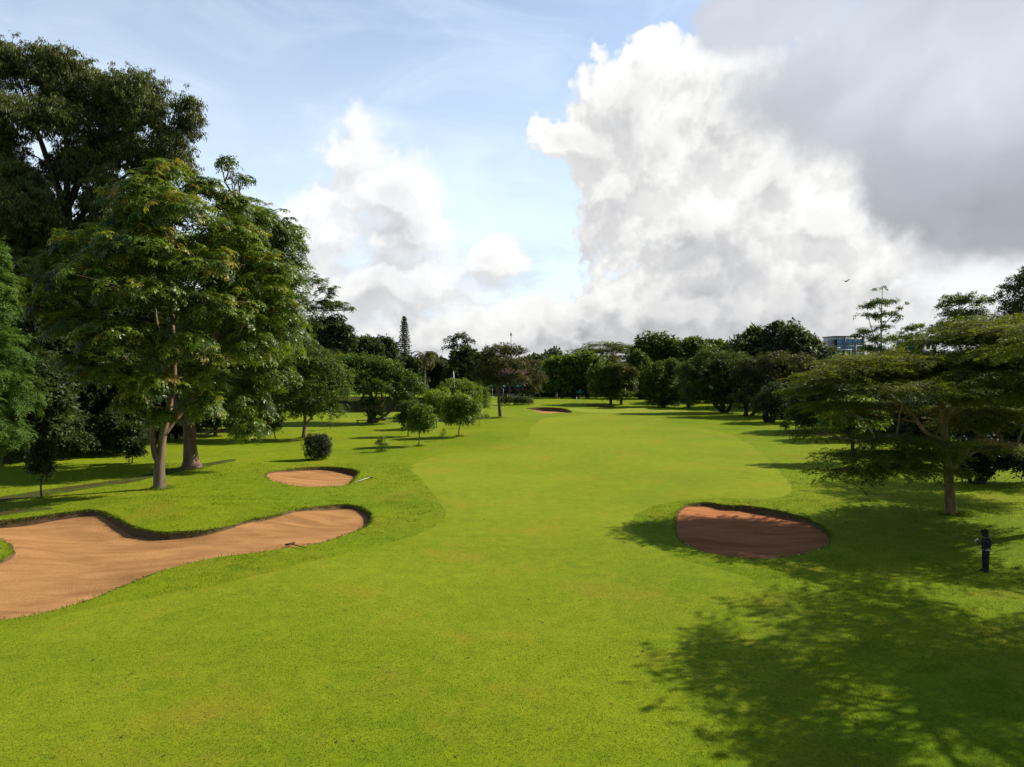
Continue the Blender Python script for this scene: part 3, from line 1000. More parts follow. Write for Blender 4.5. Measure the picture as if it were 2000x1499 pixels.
def grow(name, label, cat, base, lobes, leaf='mid', bark='brown', tpl='tuft', K=500, cs=1.0, tr=0.25, seed=1, depth=None, fork=0.4, group=None,
         limbs=None, shell=0.45, up=-0.45, upmix=0.6, radial=False, zsq=1.0, twig=0.02, tintmu=0.45, tintsd=0.14, young=0.0, dsc=0.9, stems=1, sub=4, sway=0.05, rag=.15):
    """one tree: lobes are (px, py, rx, ry[, dy metres]) seen in the photograph at the tree's own depth, given real depth and size"""
    rng = np.random.default_rng(seed)
    if depth is None:
        B = at(*base)
    else:
        B = on(base[0], base[1], depth)
        B[2] = float(h(B[0], B[1]))
    Y = B[1]
    ppm = FPX / Y
    Ls = []
    for lb in lobes:
        px, py, rx, ry = lb[:4]
        dyy = lb[4] if len(lb) > 4 else 0.0
        c = on(px, py, Y)
        c[1] += dyy
        rxm, rzm = rx / ppm, ry / ppm
        Ls.append((c, np.array([rxm, rxm * dsc, rzm])))
    mb = MB()
    top = max(c[2] for c, r in Ls)
    nodes = []

    def limb(p0, p2, r0, r1, n=7, sag=0.35):
        d_ = p2 - p0
        p1 = p0 + np.array([d_[0] * .35, d_[1] * .35, d_[2] * (0.5 + sag)])
        pts_ = bez(p0, p1, p2, n)
        pts_[1:-1] += rng.normal(0, sway, (n - 2, 3)) * np.linalg.norm(d_) * .5
        mb.tube(pts_, np.linspace(r0, r1, n), 6 if r0 > .08 else 4, cap=False)
        return pts_
    if limbs:
        starts = []
        for poly in limbs:
            pts_ = np.array([on(q[0], q[1], Y + q[2]) for q in poly])
            rr = np.array([q[3] for q in poly])
            if poly is limbs[0]:
                pts_[0] = B
                pts_[0][2] -= 0.1
            t0 = np.arange(len(pts_))
            tt = np.linspace(0, len(pts_) - 1, (len(pts_) - 1) * 4 + 1)
            pp = np.stack([np.interp(tt, t0, pts_[:, q]) for q in range(3)], -1)
            kk = np.array([.25, .5, .25])
            for _ in range(2):
                pp[1:-1] = np.stack([np.convolve(pp[:, q], kk, 'valid') for q in range(3)], -1)
            mb.tube(pp, np.interp(tt, t0, rr), 10, cap=True)
            starts.append(pp)
        trunkpts = np.concatenate([s_[len(s_) // 4:] for s_ in starts])
    else:
        starts = []
        cx_ = np.mean([c for c, r in Ls], 0)
        for s_ in range(stems):
            off = np.array([rng.normal(0, 1) * tr * 1.5, rng.normal(0, 1) * tr, 0]) if stems > 1 else np.zeros(3)
            Fp = B + off + np.array([(cx_[0] - B[0]) * .25, (cx_[1] - B[1]) * .2, (top - B[2]) * fork])
            if stems > 1:
                Fp += np.array([rng.normal(0, 1), rng.normal(0, .8), 0]) * (top - B[2]) * .16
            end = np.array([cx_[0], cx_[1], B[2] + (top - B[2]) * 0.92]) + (rng.normal(0, .12, 3) * (top - B[2]) if stems > 1 else 0)
            p0 = B + off - np.array([0, 0, .12])
            seg1 = bez(p0, (p0 + Fp) / 2 + rng.normal(0, sway, 3) * np.array([1, 1, 0]) * (top - B[2]), Fp, 6)
            seg2 = bez(Fp, (Fp + end) / 2 + rng.normal(0, sway, 3) * (top - B[2]), end, 7)[1:]
            pp = np.concatenate([seg1, seg2])
            rr = np.concatenate([np.array([1.35, 1.05, .95, .9, .85, .8]), np.linspace(.62, .12, 6)]) * tr
            mb.tube(pp, rr, 8, cap=True)
            starts.append(pp)
        trunkpts = np.concatenate([s_[4:] for s_ in starts])
    areas = np.array([(r[0] * r[1]) ** .5 * (r[2] + .3 * r[0]) for c, r in Ls])
    Kn = np.maximum(4, (K * areas / areas.sum()).astype(int))
    CPs, OD, TW = [], [], []
    for (c, r), k in zip(Ls, Kn):
        dd = np.linalg.norm((trunkpts - c) * np.array([1, 1, 1.0]), axis=1) + 2.0 * np.maximum(0, trunkpts[:, 2] - (c[2] - 0.1 * r[2]))
        p0 = trunkpts[dd.argmin()]
        thick_ = min(tr * .5, 0.015 + .020 * np.linalg.norm(c - p0) ** .8)
        ln = limb(p0, c, thick_, thick_ * .4)
        nd = [ln[3:]]
        for _ in range(sub):
            u_ = unit(rng.normal(0, 1, 3))
            u_[2] = abs(u_[2]) * .8 - .1
            e_ = c + u_ * r * .72
            nd.append(limb(ln[rng.integers(2, 6)], e_, thick_ * .45, thick_ * .12, 5, .2)[1:])
        nd = np.concatenate(nd)
        u_ = unit(rng.normal(0, 1, (k * 3, 3)))
        u_ = u_[u_[:, 2] > up + rng.uniform(-.25, .25, len(u_))][:k]
        rad = shell + (1 - shell) * rng.uniform(0, 1, len(u_)) ** .55
        rad *= 1 + rag * rng.normal(0, 1, len(u_))
        p = c + u_ * r * rad[:, None]
        CPs.append(p)
        OD.append(u_)
        di = np.linalg.norm(p[:, None] - nd[None], axis=2).argmin(1)
        TW.append(nd[di])
    CPs, OD, TW = map(np.concatenate, (CPs, OD, TW))
    gz = h(CPs[:, 0], CPs[:, 1]) + .25
    CPs[:, 2] = np.maximum(CPs[:, 2], gz)
    twigs(mb, TW, CPs, twig, rng)
    sc_ = cs * rng.uniform(.6, 1.35, len(CPs))
    T_ = TPL[tpl]
    if zsq != 1.0:
        T_ = [t * np.array([1, 1, zsq]) for t in T_]
    Lq, own = place(T_, CPs, OD, sc_, rng, upmix, radial=radial)
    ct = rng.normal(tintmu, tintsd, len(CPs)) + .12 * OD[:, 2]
    if young:
        ct = np.where(rng.uniform(0, 1, len(CPs)) < young, .97, ct)
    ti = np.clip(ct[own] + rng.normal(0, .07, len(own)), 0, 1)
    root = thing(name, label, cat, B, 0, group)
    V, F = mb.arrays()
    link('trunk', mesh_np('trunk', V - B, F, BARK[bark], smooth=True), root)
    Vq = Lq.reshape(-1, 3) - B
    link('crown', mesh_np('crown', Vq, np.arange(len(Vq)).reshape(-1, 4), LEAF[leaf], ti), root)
    return root


def puff(x0, x1, y0, y1, n, seed, dy=1.0, flat=0.0):
    """n overlapping lobes filling a bounding box in the photograph"""
    rng = np.random.default_rng(seed)
    cx_, cy_ = (x0 + x1) / 2, (y0 + y1) / 2
    hx, hy = (x1 - x0) / 2, (y1 - y0) / 2
    out = [(cx_, cy_ + .05 * hy, hx * .62, hy * .62, 0)]
    for i in range(n):
        th = 2 * math.pi * (i + rng.uniform(-.3, .3)) / n
        rr = rng.uniform(.50, .68)
        co_, si_ = math.cos(th), math.sin(th)
        co_, si_ = math.copysign(abs(co_) ** .7, co_), math.copysign(abs(si_) ** .7, si_)
        out.append((cx_ + co_ * hx * rr, cy_ - si_ * hy * rr * (1 - flat * .3), hx * rng.uniform(.34, .50), hy * rng.uniform(.30, .46),
                    rng.uniform(-1, 1) * dy))
    return out



# ================================================================== TREES, LEFT SIDE
grow('eucalyptus_tree', 'tallest tree, olive drooping eucalyptus crown at the upper left', 'tree', (135, 872),
     [(60, 150, 75, 55, 0), (150, 165, 80, 50, 2), (20, 130, 45, 45, -2), (255, 185, 62, 58, 1), (290, 235, 40, 55, -1), (370, 225, 30, 48, 0), (345, 250, 30, 25, 1),
      (60, 255, 75, 40, -4), (150, 260, 50, 45, -3), (10, 300, 50, 50, -1), (240, 300, 60, 45, 2), (300, 320, 60, 50, 3), (160, 330, 50, 45, 0),
      (230, 400, 45, 60, -2), (110, 430, 60, 60, -4), (40, 460, 55, 60, -2), (30, 380, 40, 45, 3), (-50, 220, 60, 80, 0), (-60, 400, 60, 80, 0), (330, 290, 45, 40, 0), (200, 250, 60, 45, 2), (90, 210, 60, 40, 2), (20, 380, 60, 60, 2), (90, 500, 60, 50, 1), (180, 470, 60, 60, 1), (280, 380, 45, 45, 2), (95, 320, 55, 40, 3), (70, 365, 55, 40, -3), (170, 390, 55, 40, 3), (130, 280, 60, 35, 4), (190, 200, 60, 50, 3), (110, 120, 50, 30, 0)],
     'gum', 'dark', 'droop', 8500, 1.05, .75, 21, limbs=[[(135, 872, 0, .85), (134, 700, 0, .7), (132, 500, 0, .6), (130, 400, 0, .5)],
     [(130, 410, 0, .42), (95, 320, 0, .3), (60, 220, 0, .15)], [(130, 410, 0, .42), (165, 330, 1, .3), (200, 240, 1, .18), (250, 190, 1, .1)],
     [(131, 450, 0, .3), (200, 380, 2, .22), (300, 300, 2, .12), (360, 240, 1, .06)], [(130, 400, 0, .35), (132, 300, -2, .25), (120, 200, 0, .12)]],
     shell=.35, up=-.6, upmix=.85, tintmu=.5, twig=.025)
grow('eucalyptus_tree', 'second eucalyptus, darker and lower, between the tallest crown and the left edge', 'tree', (40, 880),
     [(50, 450, 70, 60, 2), (110, 520, 80, 60, 2), (230, 420, 60, 50, 5), (-20, 480, 60, 70, 2), (60, 560, 90, 90, 0), (0, 620, 70, 90, 2), (120, 640, 80, 90, 3), (200, 560, 80, 80, 4), (160, 480, 70, 70, 4), (60, 720, 80, 70, 3), (250, 480, 60, 70, 5), (180, 720, 80, 60, 4)],
     'gum', 'dark', 'droop', 4200, 1.25, .45, 22, depth=76, shell=.3, up=-.8, upmix=.8, fork=.5)
TULIP = [(350, 480, 70, 34, 2), (325, 340, 45, 28, 0), (300, 385, 70, 35, -1), (385, 372, 48, 30, 1), (440, 400, 38, 32, 1), (370, 430, 80, 36, -2), (275, 445, 70, 34, -1), (455, 470, 70, 45, 0),
         (180, 490, 85, 40, 0), (320, 510, 100, 45, -3), (420, 540, 90, 45, -2), (520, 540, 60, 50, 0), (120, 540, 75, 40, 0), (220, 570, 95, 40, -3), (330, 590, 95, 40, -4),
         (450, 610, 85, 45, -2), (545, 610, 50, 45, 0), (110, 610, 60, 35, 0), (200, 650, 85, 40, -2), (300, 670, 90, 40, -4), (400, 690, 80, 40, -3), (500, 690, 65, 40, -1),
         (180, 715, 50, 25, -1), (260, 735, 70, 28, -3), (360, 755, 60, 28, -4), (425, 745, 45, 30, -2), (290, 790, 38, 28, -2), (410, 800, 40, 35, -1), (345, 815, 30, 20, -2)]
TULIP = [(a_, b_, c_ * .84, d_ * 1.02, e_) for a_, b_, c_, d_, e_ in TULIP]
grow('tulip_tree', 'sunlit tree with forked pale trunk and glossy leaf sprays at the bunker', 'tree', (313, 955), TULIP, 'tulip', 'pale', 'rosette', 2900, 1.0, .45, 31,
     limbs=[[(313, 955, 0, .45), (311, 935, 0, .38), (311, 912, 0, .36), (314, 890, 0, .28), (318, 850, 0, .25), (330, 800, 0, .22), (342, 740, 0, .17), (335, 600, 0, .14), (330, 420, 0, .07)],
            [(312, 908, -.1, .21), (302, 890, -.2, .20), (298, 855, -.2, .19), (292, 810, -.2, .17), (270, 750, -.5, .15), (235, 680, -1, .10), (190, 600, -1, .06)],
            [(320, 850, 0, .2), (345, 815, .5, .16), (400, 760, 1, .12), (460, 660, 1, .08), (520, 560, 0, .05)],
            [(338, 760, 0, .16), (310, 660, 0, .12), (290, 520, -.5, .08), (280, 430, 0, .05)], [(335, 640, 0, .12), (390, 540, 0, .09), (440, 430, 0, .05)]],
     shell=.5, up=-.3, upmix=.55, tintmu=.46, tintsd=.25, young=.025, twig=.018, sub=5, rag=.2)
grow('tulip_tree', 'taller darker leafy tree on a thick brown trunk behind the sunlit forked one', 'tree', (375, 915),
     [(500, 450, 70, 50, 0), (545, 470, 45, 45, 1), (470, 420, 55, 35, 2), (540, 520, 55, 50, 1), (440, 500, 80, 60, 2), (560, 570, 40, 50, 0), (480, 580, 90, 60, 0), (555, 640, 45, 45, 0),
      (500, 670, 80, 60, 1), (390, 640, 90, 60, 3), (430, 760, 80, 45, 2), (520, 740, 55, 45, 1), (300, 720, 90, 60, 4), (380, 800, 70, 35, 3), (480, 800, 55, 40, 0), (495, 840, 35, 28, -1), (440, 320, 18, 14, 0), (470, 350, 20, 10, 0)],
     'tulip', 'brown', 'rosette', 2200, 1.05, .6, 32,
     limbs=[[(375, 915, 0, .95), (373, 900, 0, .62), (371, 870, 0, .50), (369, 830, 0, .46), (385, 760, 0, .4), (430, 640, 0, .28), (470, 500, 0, .14)],
            [(371, 845, 0, .32), (352, 810, .3, .3), (335, 760, .5, .25), (310, 690, 1, .15)], [(430, 640, 0, .2), (500, 600, 0, .12), (550, 560, 0, .07)], [(380, 780, 0, .2), (430, 770, 0, .14), (480, 800, 0, .07)]],
     shell=.4, up=-.4, upmix=.55, tintmu=.38, tintsd=.18, young=.01, twig=.02)
grow('tulip_tree', 'thin open crowned tree reaching over the dark trees right of the thick trunk', 'tree', (520, 842),
     [(610, 550, 26, 18, 0), (635, 570, 26, 18, 0), (660, 600, 25, 12, 0), (690, 606, 12, 7, 0), (620, 600, 30, 22, 1), (600, 640, 32, 28, 0), (640, 590, 25, 14, 1), (575, 590, 22, 28, 1), (580, 680, 40, 45, 1)],
     'tulip', 'brown', 'rosette', 300, 1.05, .2, 33, depth=94, shell=.3, up=-.3, upmix=.75, tintmu=.22, fork=.55)
grow('feathery_tree', 'bright green ferny tree cut by the left edge of the picture', 'tree', (-60, 1000),
     [(-40, 520, 45, 50, 0), (-10, 580, 45, 60, 0), (-50, 620, 70, 80, 0), (10, 690, 52, 50, 0), (-30, 730, 70, 70, -1), (30, 770, 48, 50, 0), (-20, 820, 60, 50, -1), (15, 850, 42, 38, 0), (-60, 860, 60, 40, 0), (-5, 500, 22, 30, 0)],
     'bright', 'dark', 'fern', 3200, .75, .3, 34, depth=40, shell=.6, up=-.7, upmix=.5)
FOREST = [('dark understorey tree behind the forked pale trunk', 215, 880, 60, 300, 640, 850, 41), ('dark low leafy tree at the left edge behind the dirt path', 60, 900, -80, 150, 690, 885, 42),
          ('tall dark tree in the wood left of the forked trunk', 150, 868, 80, 270, 500, 800, 43), ('dark dense tree deep in the wood behind the thick brown trunk', 320, 862, 230, 420, 580, 850, 44),
          ('broad dark tree at the back of the wood, hidden by the sunlit crown', 260, 845, 150, 350, 420, 780, 45), ('dark tree at the back of the wood right of the thick brown trunk', 450, 838, 380, 540, 560, 810, 46),
          ('dark tree at the far left back of the wood', 10, 850, -120, 110, 480, 800, 47), ('low dark thicket tree in the wood left of the dark sapling', 30, 870, -60, 120, 760, 870, 48),
          ('dark thicket tree filling the shade below the tall trees left of the forked trunk', 190, 862, 110, 260, 740, 862, 55), ('low dark thicket tree between the two big left trunks', 345, 858, 290, 400, 770, 858, 56),
          ('shaded thicket tree at the back, right of the thick brown trunk', 470, 840, 400, 560, 740, 838, 57),
          ('dark low thicket tree standing on the grass just above the dirt path at the left', 110, 893, 35, 190, 795, 893, 58), ('dark low thicket tree just left of the forked pale trunk', 232, 886, 172, 292, 800, 888, 59),
          ('dark low thicket tree behind the dark sapling at the left edge', 15, 906, -70, 75, 800, 906, 60),
          ('low leafy tree beside the fallen shade behind the thick trunk', 420, 850, 370, 480, 745, 845, 49)]
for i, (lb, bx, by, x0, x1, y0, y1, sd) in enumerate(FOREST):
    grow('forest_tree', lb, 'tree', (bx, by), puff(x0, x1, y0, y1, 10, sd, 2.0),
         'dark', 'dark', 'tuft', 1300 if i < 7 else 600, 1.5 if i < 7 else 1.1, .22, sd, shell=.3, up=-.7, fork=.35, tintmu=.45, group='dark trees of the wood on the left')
for i, (bx, by, x0, x1, y0, y1, sd) in enumerate([(83, 975, 62, 100, 850, 940, 51), (180, 880, 140, 235, 800, 865, 52), (258, 905, 240, 285, 858, 892, 53), (540, 860, 490, 560, 790, 850, 54)]):
    grow('young_tree', ['slim dark sapling standing alone between the dirt path and the long bunker', 'low leafy tree in the shade left of the forked trunk',
                        'small dark shrubby sapling just left of the forked pale trunk', 'low reddish leafed tree in front of the wood, left of the umbrella shaped tree'][i], 'tree', (bx, by), puff(x0, x1, y0, y1, 7, sd, .5),
         'dark' if i != 3 else 'olive', 'dark', 'tuft', 130, .75, .06, sd, shell=.2, up=-.8, fork=.4)
grow('spreading_tree', 'umbrella shaped tree with short trunk behind the round dark bush', 'tree', (593, 856),
     [(600, 700, 45, 22, 1), (570, 730, 40, 25, 0), (640, 725, 42, 25, 0), (610, 760, 65, 35, -1), (560, 780, 38, 28, 0), (660, 770, 30, 28, 0), (640, 800, 38, 25, -1), (585, 805, 35, 20, 0), (665, 745, 25, 22, 1), (620, 715, 55, 25, 0), (548, 760, 22, 25, 0)],
     'mid', 'pale', 'tuft', 1300, .85, .2, 61, limbs=[[(593, 856, 0, .26), (595, 835, 0, .2), (596, 815, 0, .17), (590, 780, 0, .12), (585, 740, 0, .06)],
                                                     [(596, 832, 0, .13), (608, 815, 0, .1), (625, 795, 0, .08), (640, 765, 0, .05)]], shell=.3, up=-.5, fork=.3)
grow('flat_topped_tree', 'feathery flat topped tree behind the umbrella shaped tree', 'tree', (610, 815), [(610, 688, 50, 10), (640, 695, 25, 7), (580, 695, 30, 8), (615, 715, 45, 12), (600, 735, 40, 12)],
     'olive', 'brown', 'fan', 380, 1.3, .2, 62, depth=112, up=-.1, upmix=.95, radial=True, fork=.5)
grow('multi_stem_tree', 'wide tree fanning out from many stems in front of the pond', 'tree', (727, 826),
     [(680, 710, 30, 18, 0), (715, 715, 38, 22, 1), (755, 725, 38, 24, 0), (790, 745, 34, 24, 0), (815, 765, 20, 18, 0), (665, 745, 24, 24, 0), (700, 750, 42, 28, -2), (745, 760, 45, 28, -2), (785, 775, 28, 18, -1), (730, 735, 55, 28, 2),
      (725, 790, 22, 14, 0), (735, 812, 20, 12, 0), (660, 715, 16, 14, 0)],
     'citrus', 'brown', 'tuft', 1500, 1.1, .22, 63, stems=6, shell=.3, up=-.4, fork=.35, tintmu=.25)
# ---- small planted trees on the grass
SM = [('dark slim planted tree, leftmost of the small orchard trees', (797, 853), [(800, 800, 20, 14), (797, 820, 20, 14), (805, 812, 18, 14), (798, 838, 10, 8)], 'mid', 190, .2),
      ('small round planted tree on a thin bare stem, front of the orchard', (818, 872), [(822, 808, 18, 12), (815, 822, 16, 12), (830, 822, 17, 12), (822, 835, 18, 9)], 'citrus', 210, .35),
      ('yellowish planted tree between the two front orchard trees', (853, 836), [(858, 778, 22, 13), (848, 795, 20, 14), (868, 795, 20, 15), (856, 812, 18, 10)], 'citrus', 260, .68),
      ('largest front orchard tree with rounded glossy crown and short stem', (897, 853), [(900, 788, 22, 14), (888, 806, 18, 15), (912, 804, 20, 15), (900, 822, 26, 10), (926, 800, 10, 10)], 'citrus', 330, .42),
      ('broad domed tree behind the front orchard trees', (900, 822), [(895, 758, 28, 14), (880, 770, 22, 14), (915, 768, 24, 15), (900, 782, 34, 15), (925, 785, 14, 16)], 'citrus', 430, .5),
      ('narrow dark green tree at the right end of the orchard', (940, 812), [(938, 762, 13, 10), (944, 778, 13, 12), (934, 780, 12, 12), (942, 793, 11, 7)], 'citrus', 200, .35),
      ('thin sapling with sparse leaves right of the orchard', (936, 836), [(934, 805, 8, 10), (940, 812, 8, 6)], 'citrus', 36, .5),
      ('smallest thin sapling at the right edge of the orchard', (949, 831), [(950, 812, 6, 9)], 'citrus', 22, .5),
      ('knee high seedling between the orchard trees', (866, 861), [(866, 842, 5, 6), (866, 851, 5, 5)], 'citrus', 18, .6),
      ('leafy bushy seedling alone on the grass left of the orchard', (745, 883), [(746, 858, 9, 7), (741, 866, 8, 6), (749, 871, 9, 8)], 'citrus', 60, .45),
      ('tiny dark shrub on the grass right of the umbrella shaped tree', (645, 840), [(646, 815, 7, 9), (644, 828, 6, 6)], 'dark', 26, .5)]
for i, (lb, bp, lobes, lf, K, tm) in enumerate(SM):
    if i < 6:
        lobes = [(a_, b_ - 2, c_ * 1.22, d_ * 1.2) for a_, b_, c_, d_ in lobes]
    grow('orchard_tree' if i < 8 else 'seedling', lb, 'tree' if i < 8 else 'plant', bp, lobes, lf, 'brown' if i else 'dark', 'tuft' if i < 6 else 'fine', int(K * (1.5 if i < 6 else 1)), .78 if i < 6 else .5, .07 if i < 6 else .03, 70 + i, fork=.35,
         shell=.45, up=-.8, tintmu=tm + .12, twig=.012, rag=.12, tintsd=.2, group='small planted trees on the grass', sub=3)
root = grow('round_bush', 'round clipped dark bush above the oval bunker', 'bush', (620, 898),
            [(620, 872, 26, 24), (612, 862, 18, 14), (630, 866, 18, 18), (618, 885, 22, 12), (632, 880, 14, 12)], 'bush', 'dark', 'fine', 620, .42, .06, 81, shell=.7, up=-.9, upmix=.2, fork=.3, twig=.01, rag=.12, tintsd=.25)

# ================================================================== FAR LEFT TREE LINE
FAR = [  # label, base px, depth, box, leaf, K
    ('big dark tree with dense crown left of the spire shaped conifer', (640, 770), 190, (590, 695, 612, 730), 'dark', 650),
    ('dark broad tree right behind the dense far crown', (690, 768), 215, (670, 745, 652, 745), 'dark', 420),
    ('loose dark tree left of the conifer spire', (745, 766), 225, (722, 775, 655, 745), 'dark', 300),
    ('dark bushy tree at the foot of the conifer spire', (800, 764), 245, (760, 825, 695, 762), 'dark', 300),
    ('low dark tree behind the palm', (865, 764), 250, (835, 890, 706, 762), 'dark', 300),
    ('dark round tree under the open eucalyptus top', (905, 766), 225, (872, 945, 680, 768), 'dark', 480),
    ('dark tree between the eucalyptus and the brownish tree', (955, 766), 235, (930, 985, 690, 765), 'dark', 300),
    ('dark low tree left of the pond', (560, 790), 150, (500, 640, 690, 790), 'dark', 500),
    ('dark thicket tree far left behind the umbrella shaped tree', (480, 800), 140, (380, 560, 660, 800), 'dark', 560),
]
for i, (lb, bp, dp, (x0, x1, y0, y1), lf, K) in enumerate(FAR):
    grow('background_tree', lb, 'tree', bp, puff(x0, x1, y0, y1, 10, 200 + i, 2.5), lf, 'dark', 'coarse', int(K * 1.5), 2.3 * dp / 220, .3, 210 + i, depth=dp, shell=.3, up=-.8, fork=.3,
         group='dark trees beyond the pond', twig=.05)
grow('eucalyptus_tree', 'open crowned eucalyptus rising above the dark trees right of the palm', 'tree', (893, 768), [(880, 668, 14, 9), (900, 660, 16, 9), (915, 670, 13, 9), (878, 682, 11, 6), (895, 678, 18, 7)], 'dark', 'gum', 'tuft', 120, 1.7, .3, 91,
     depth=232, shell=.3, up=-.2, fork=.6)
grow('eucalyptus_tree', 'sparse eucalyptus between the dense dark tree and the conifer spire', 'tree', (715, 768), [(712, 668, 18, 12), (740, 672, 16, 12), (760, 680, 12, 14), (730, 690, 24, 12), (770, 690, 8, 14)], 'mid', 'gum', 'tuft', 150, 1.8, .3, 92,
     depth=232, shell=.3, up=-.3, fork=.55, tintmu=.2)


def conifer(label, px, ytop, ybase, depth, wpx):
    rng = np.random.default_rng(3)
    B = on(px, ybase, depth)
    B[2] = float(h(B[0], B[1]))
    H = on(px, ytop, depth)[2] - B[2]
    W = wpx / FPX * depth
    mb = MB()
    mb.tube(np.array([[0, 0, 0], [0, 0, H * .5], [0, 0, H]]), [.35, .22, .04], 8)
    P, A, N = [], [], []
    z = H * .12
    while z < H * .99:
        t = z / H
        Lb = W * (1 - t) ** .75 * (0.9 + .1 * rng.uniform(-1, 1)) + .15
        for k in range(6):
            th = 2 * math.pi * (k + rng.uniform(-.2, .2)) / 6 + z
            d_ = np.array([math.cos(th), math.sin(th), .18])
            e_ = np.array([0, 0, z]) + d_ * Lb
            mb.tube(np.array([[0, 0, z], e_]), [.05, .015], 3, cap=False)
            m_ = int(12 + 14 * Lb)
            s = rng.uniform(.1, 1.0, m_)
            P.append(np.array([0, 0, z]) + d_ * Lb * s[:, None] + rng.normal(0, .06, (m_, 3)))
            A.append(d_ * .6 + rng.normal(0, .5, (m_, 3)) + np.array([0, 0, .5]))
            N.append(rng.normal(0, 1, (m_, 3)))
        z += .62 + .35 * (1 - t)
    P, A, N = map(np.concatenate, (P, A, N))
    root = thing('conifer', label, 'tree', B)
    mb.build('trunk', BARK['dark'], root)
    Q4 = leaves(P, A, N, rng.uniform(.45, .8, len(P)), rng.uniform(.14, .24, len(P)))
    link('crown', mesh_np('crown', Q4.reshape(-1, 3), np.arange(len(P) * 4).reshape(-1, 4), LEAF['dark'], rng.uniform(.1, .8, len(P))), root)


conifer('spire shaped conifer standing above the far trees', 790, 619, 762, 250, 25)


def palm(label, px, ytop, ybase, depth, rpx, nf=18, seed=1, yc=None, tint=.5, tr=.28, group=None):
    rng = np.random.default_rng(seed)
    B = on(px, ybase, depth)
    B[2] = float(h(B[0], B[1]))
    yc = yc if yc is not None else ytop + rpx * .8
    H = on(px, yc, depth)[2] - B[2]
    Lf = rpx / FPX * depth
    root = thing('palm_tree', label, 'tree', B, 0, group)
    mb = MB()
    zz = np.linspace(0, 1, 8)
    mb.tube(np.stack([.25 * np.sin(zz * 2), 0 * zz, zz * H], -1), tr * (1.25 - .55 * zz), 8)
    tipx = .25 * math.sin(2)
    mb.build('trunk', BARK['palm'], root, True)
    P, A, N = [], [], []
    rb = MB()
    for k in range(nf):
        th = 2 * math.pi * k / nf * 2.4 + rng.uniform(-.2, .2)
        e0 = rng.uniform(-.35, 1.25)
        hd = np.array([math.cos(th), math.sin(th), 0])
        L = Lf * rng.uniform(.9, 1.15)
        t = np.linspace(0, 1, 12)
        ang = e0 - 1.7 * t ** 1.4
        r_ = np.cumsum(np.cos(ang)) / 12 * L
        z_ = np.cumsum(np.sin(ang)) / 12 * L
        pts_ = np.array([tipx, 0, H]) + hd * r_[:, None] + np.stack([0 * z_, 0 * z_, z_], -1)
        rb.tube(pts_, np.linspace(.05, .012, 12), 3, cap=False)
        side = np.array([-hd[1], hd[0], 0])
        for q in range(1, 12):
            tang = pts_[q] - pts_[q - 1]
            for s in (-1, 1):
                for f in (0, .5):
                    P.append(pts_[q] - tang * f)
                    A.append(side * s + unit(tang) * .8 + np.array([0, 0, -.35]))
                    N.append(np.array([0, 0, 1.0]) + rng.normal(0, .3, 3))
    P, A, N = np.array(P), np.array(A), np.array(N)
    Q4 = leaves(P, A, N, Lf * rng.uniform(.28, .40, len(P)), Lf * .06)
    V, F = rb.arrays()
    nv = len(V)
    Vq = np.concatenate([V, Q4.reshape(-1, 3)])
    FF = F + [np.arange(len(P) * 4).reshape(-1, 4) + nv]
    nq = sum(len(f) for f in F)
    link('crown', mesh_np('crown', Vq, FF, LEAF['palm'], np.concatenate([np.full(nq, .9), np.clip(rng.normal(tint, .2, len(P)), 0, 1)])), root)


palm('tall palm beyond the pond with arching fronds', 829, 674, 764, 240, 27, 19, seed=1, yc=698, tint=.8)
palm('thin short palm beside the foot of the tall palm', 833.5, 735, 764, 238, 8, 9, seed=2, yc=741, tint=.6, tr=.14)
palm('short palm with golden green fronds in front of the rounded trees', 1086, 728, 776, 190, 19, 16, seed=3, yc=740, tint=.85, tr=.25)
palm('grey green palm top between the flat topped acacia and the rounded trees', 1188, 688, 775, 200, 24, 18, seed=4, yc=703, tint=.7)

rw = np.random.default_rng(77)
m = 15000
wp = rw.uniform(-420, 2420, m)
wy = rw.uniform(262, 300, m)
top = 706 + 9 * np.sin(wp * .021 + 1) + 7 * np.sin(wp * .057) + 5 * np.sin(wp * .13 + 2) - 50 * sst(-wp, -620, -380)
zt = CAMH + (HORIZON - top) / FPX * wy
wx = (wp - CX) / FPX * wy
wz = zt * rw.uniform(0, 1, m) ** .7
Lq, own = place(TPL['coarse'], np.column_stack([wx, wy, wz]), unit(rw.normal(0, 1, (m, 3)) + np.array([0, -.5, .3])), rw.uniform(2.2, 3.6, m), rw, .5)
ti = np.clip(rw.normal(.35, .2, m)[own], 0, 1)
m2 = 5200
wp = rw.uniform(1040, 1760, m2)
wy2 = rw.uniform(196, 222, m2)
top = 712 + 9 * np.sin(wp * .031) + 6 * np.sin(wp * .083 + 1)
wz = (CAMH + (HORIZON - top) / FPX * wy2) * rw.uniform(0, 1, m2) ** .7
L2, own2 = place(TPL['coarse'], np.column_stack([(wp - CX) / FPX * wy2, wy2, wz]), unit(rw.normal(0, 1, (m2, 3)) + np.array([0, -.5, .3])), rw.uniform(1.8, 2.8, m2), rw, .5)
ti = np.concatenate([ti, np.clip(rw.normal(.6, .2, m2)[own2], 0, 1)])
Lq = np.concatenate([Lq, L2])
wo_ = link('far_wood', mesh_np('far_wood', Lq.reshape(-1, 3), np.arange(len(Lq) * 4).reshape(-1, 4), LEAF['dark'], ti))
tag(wo_, 'far off dark wood closing the horizon behind the course', 'wood', kind='stuff')

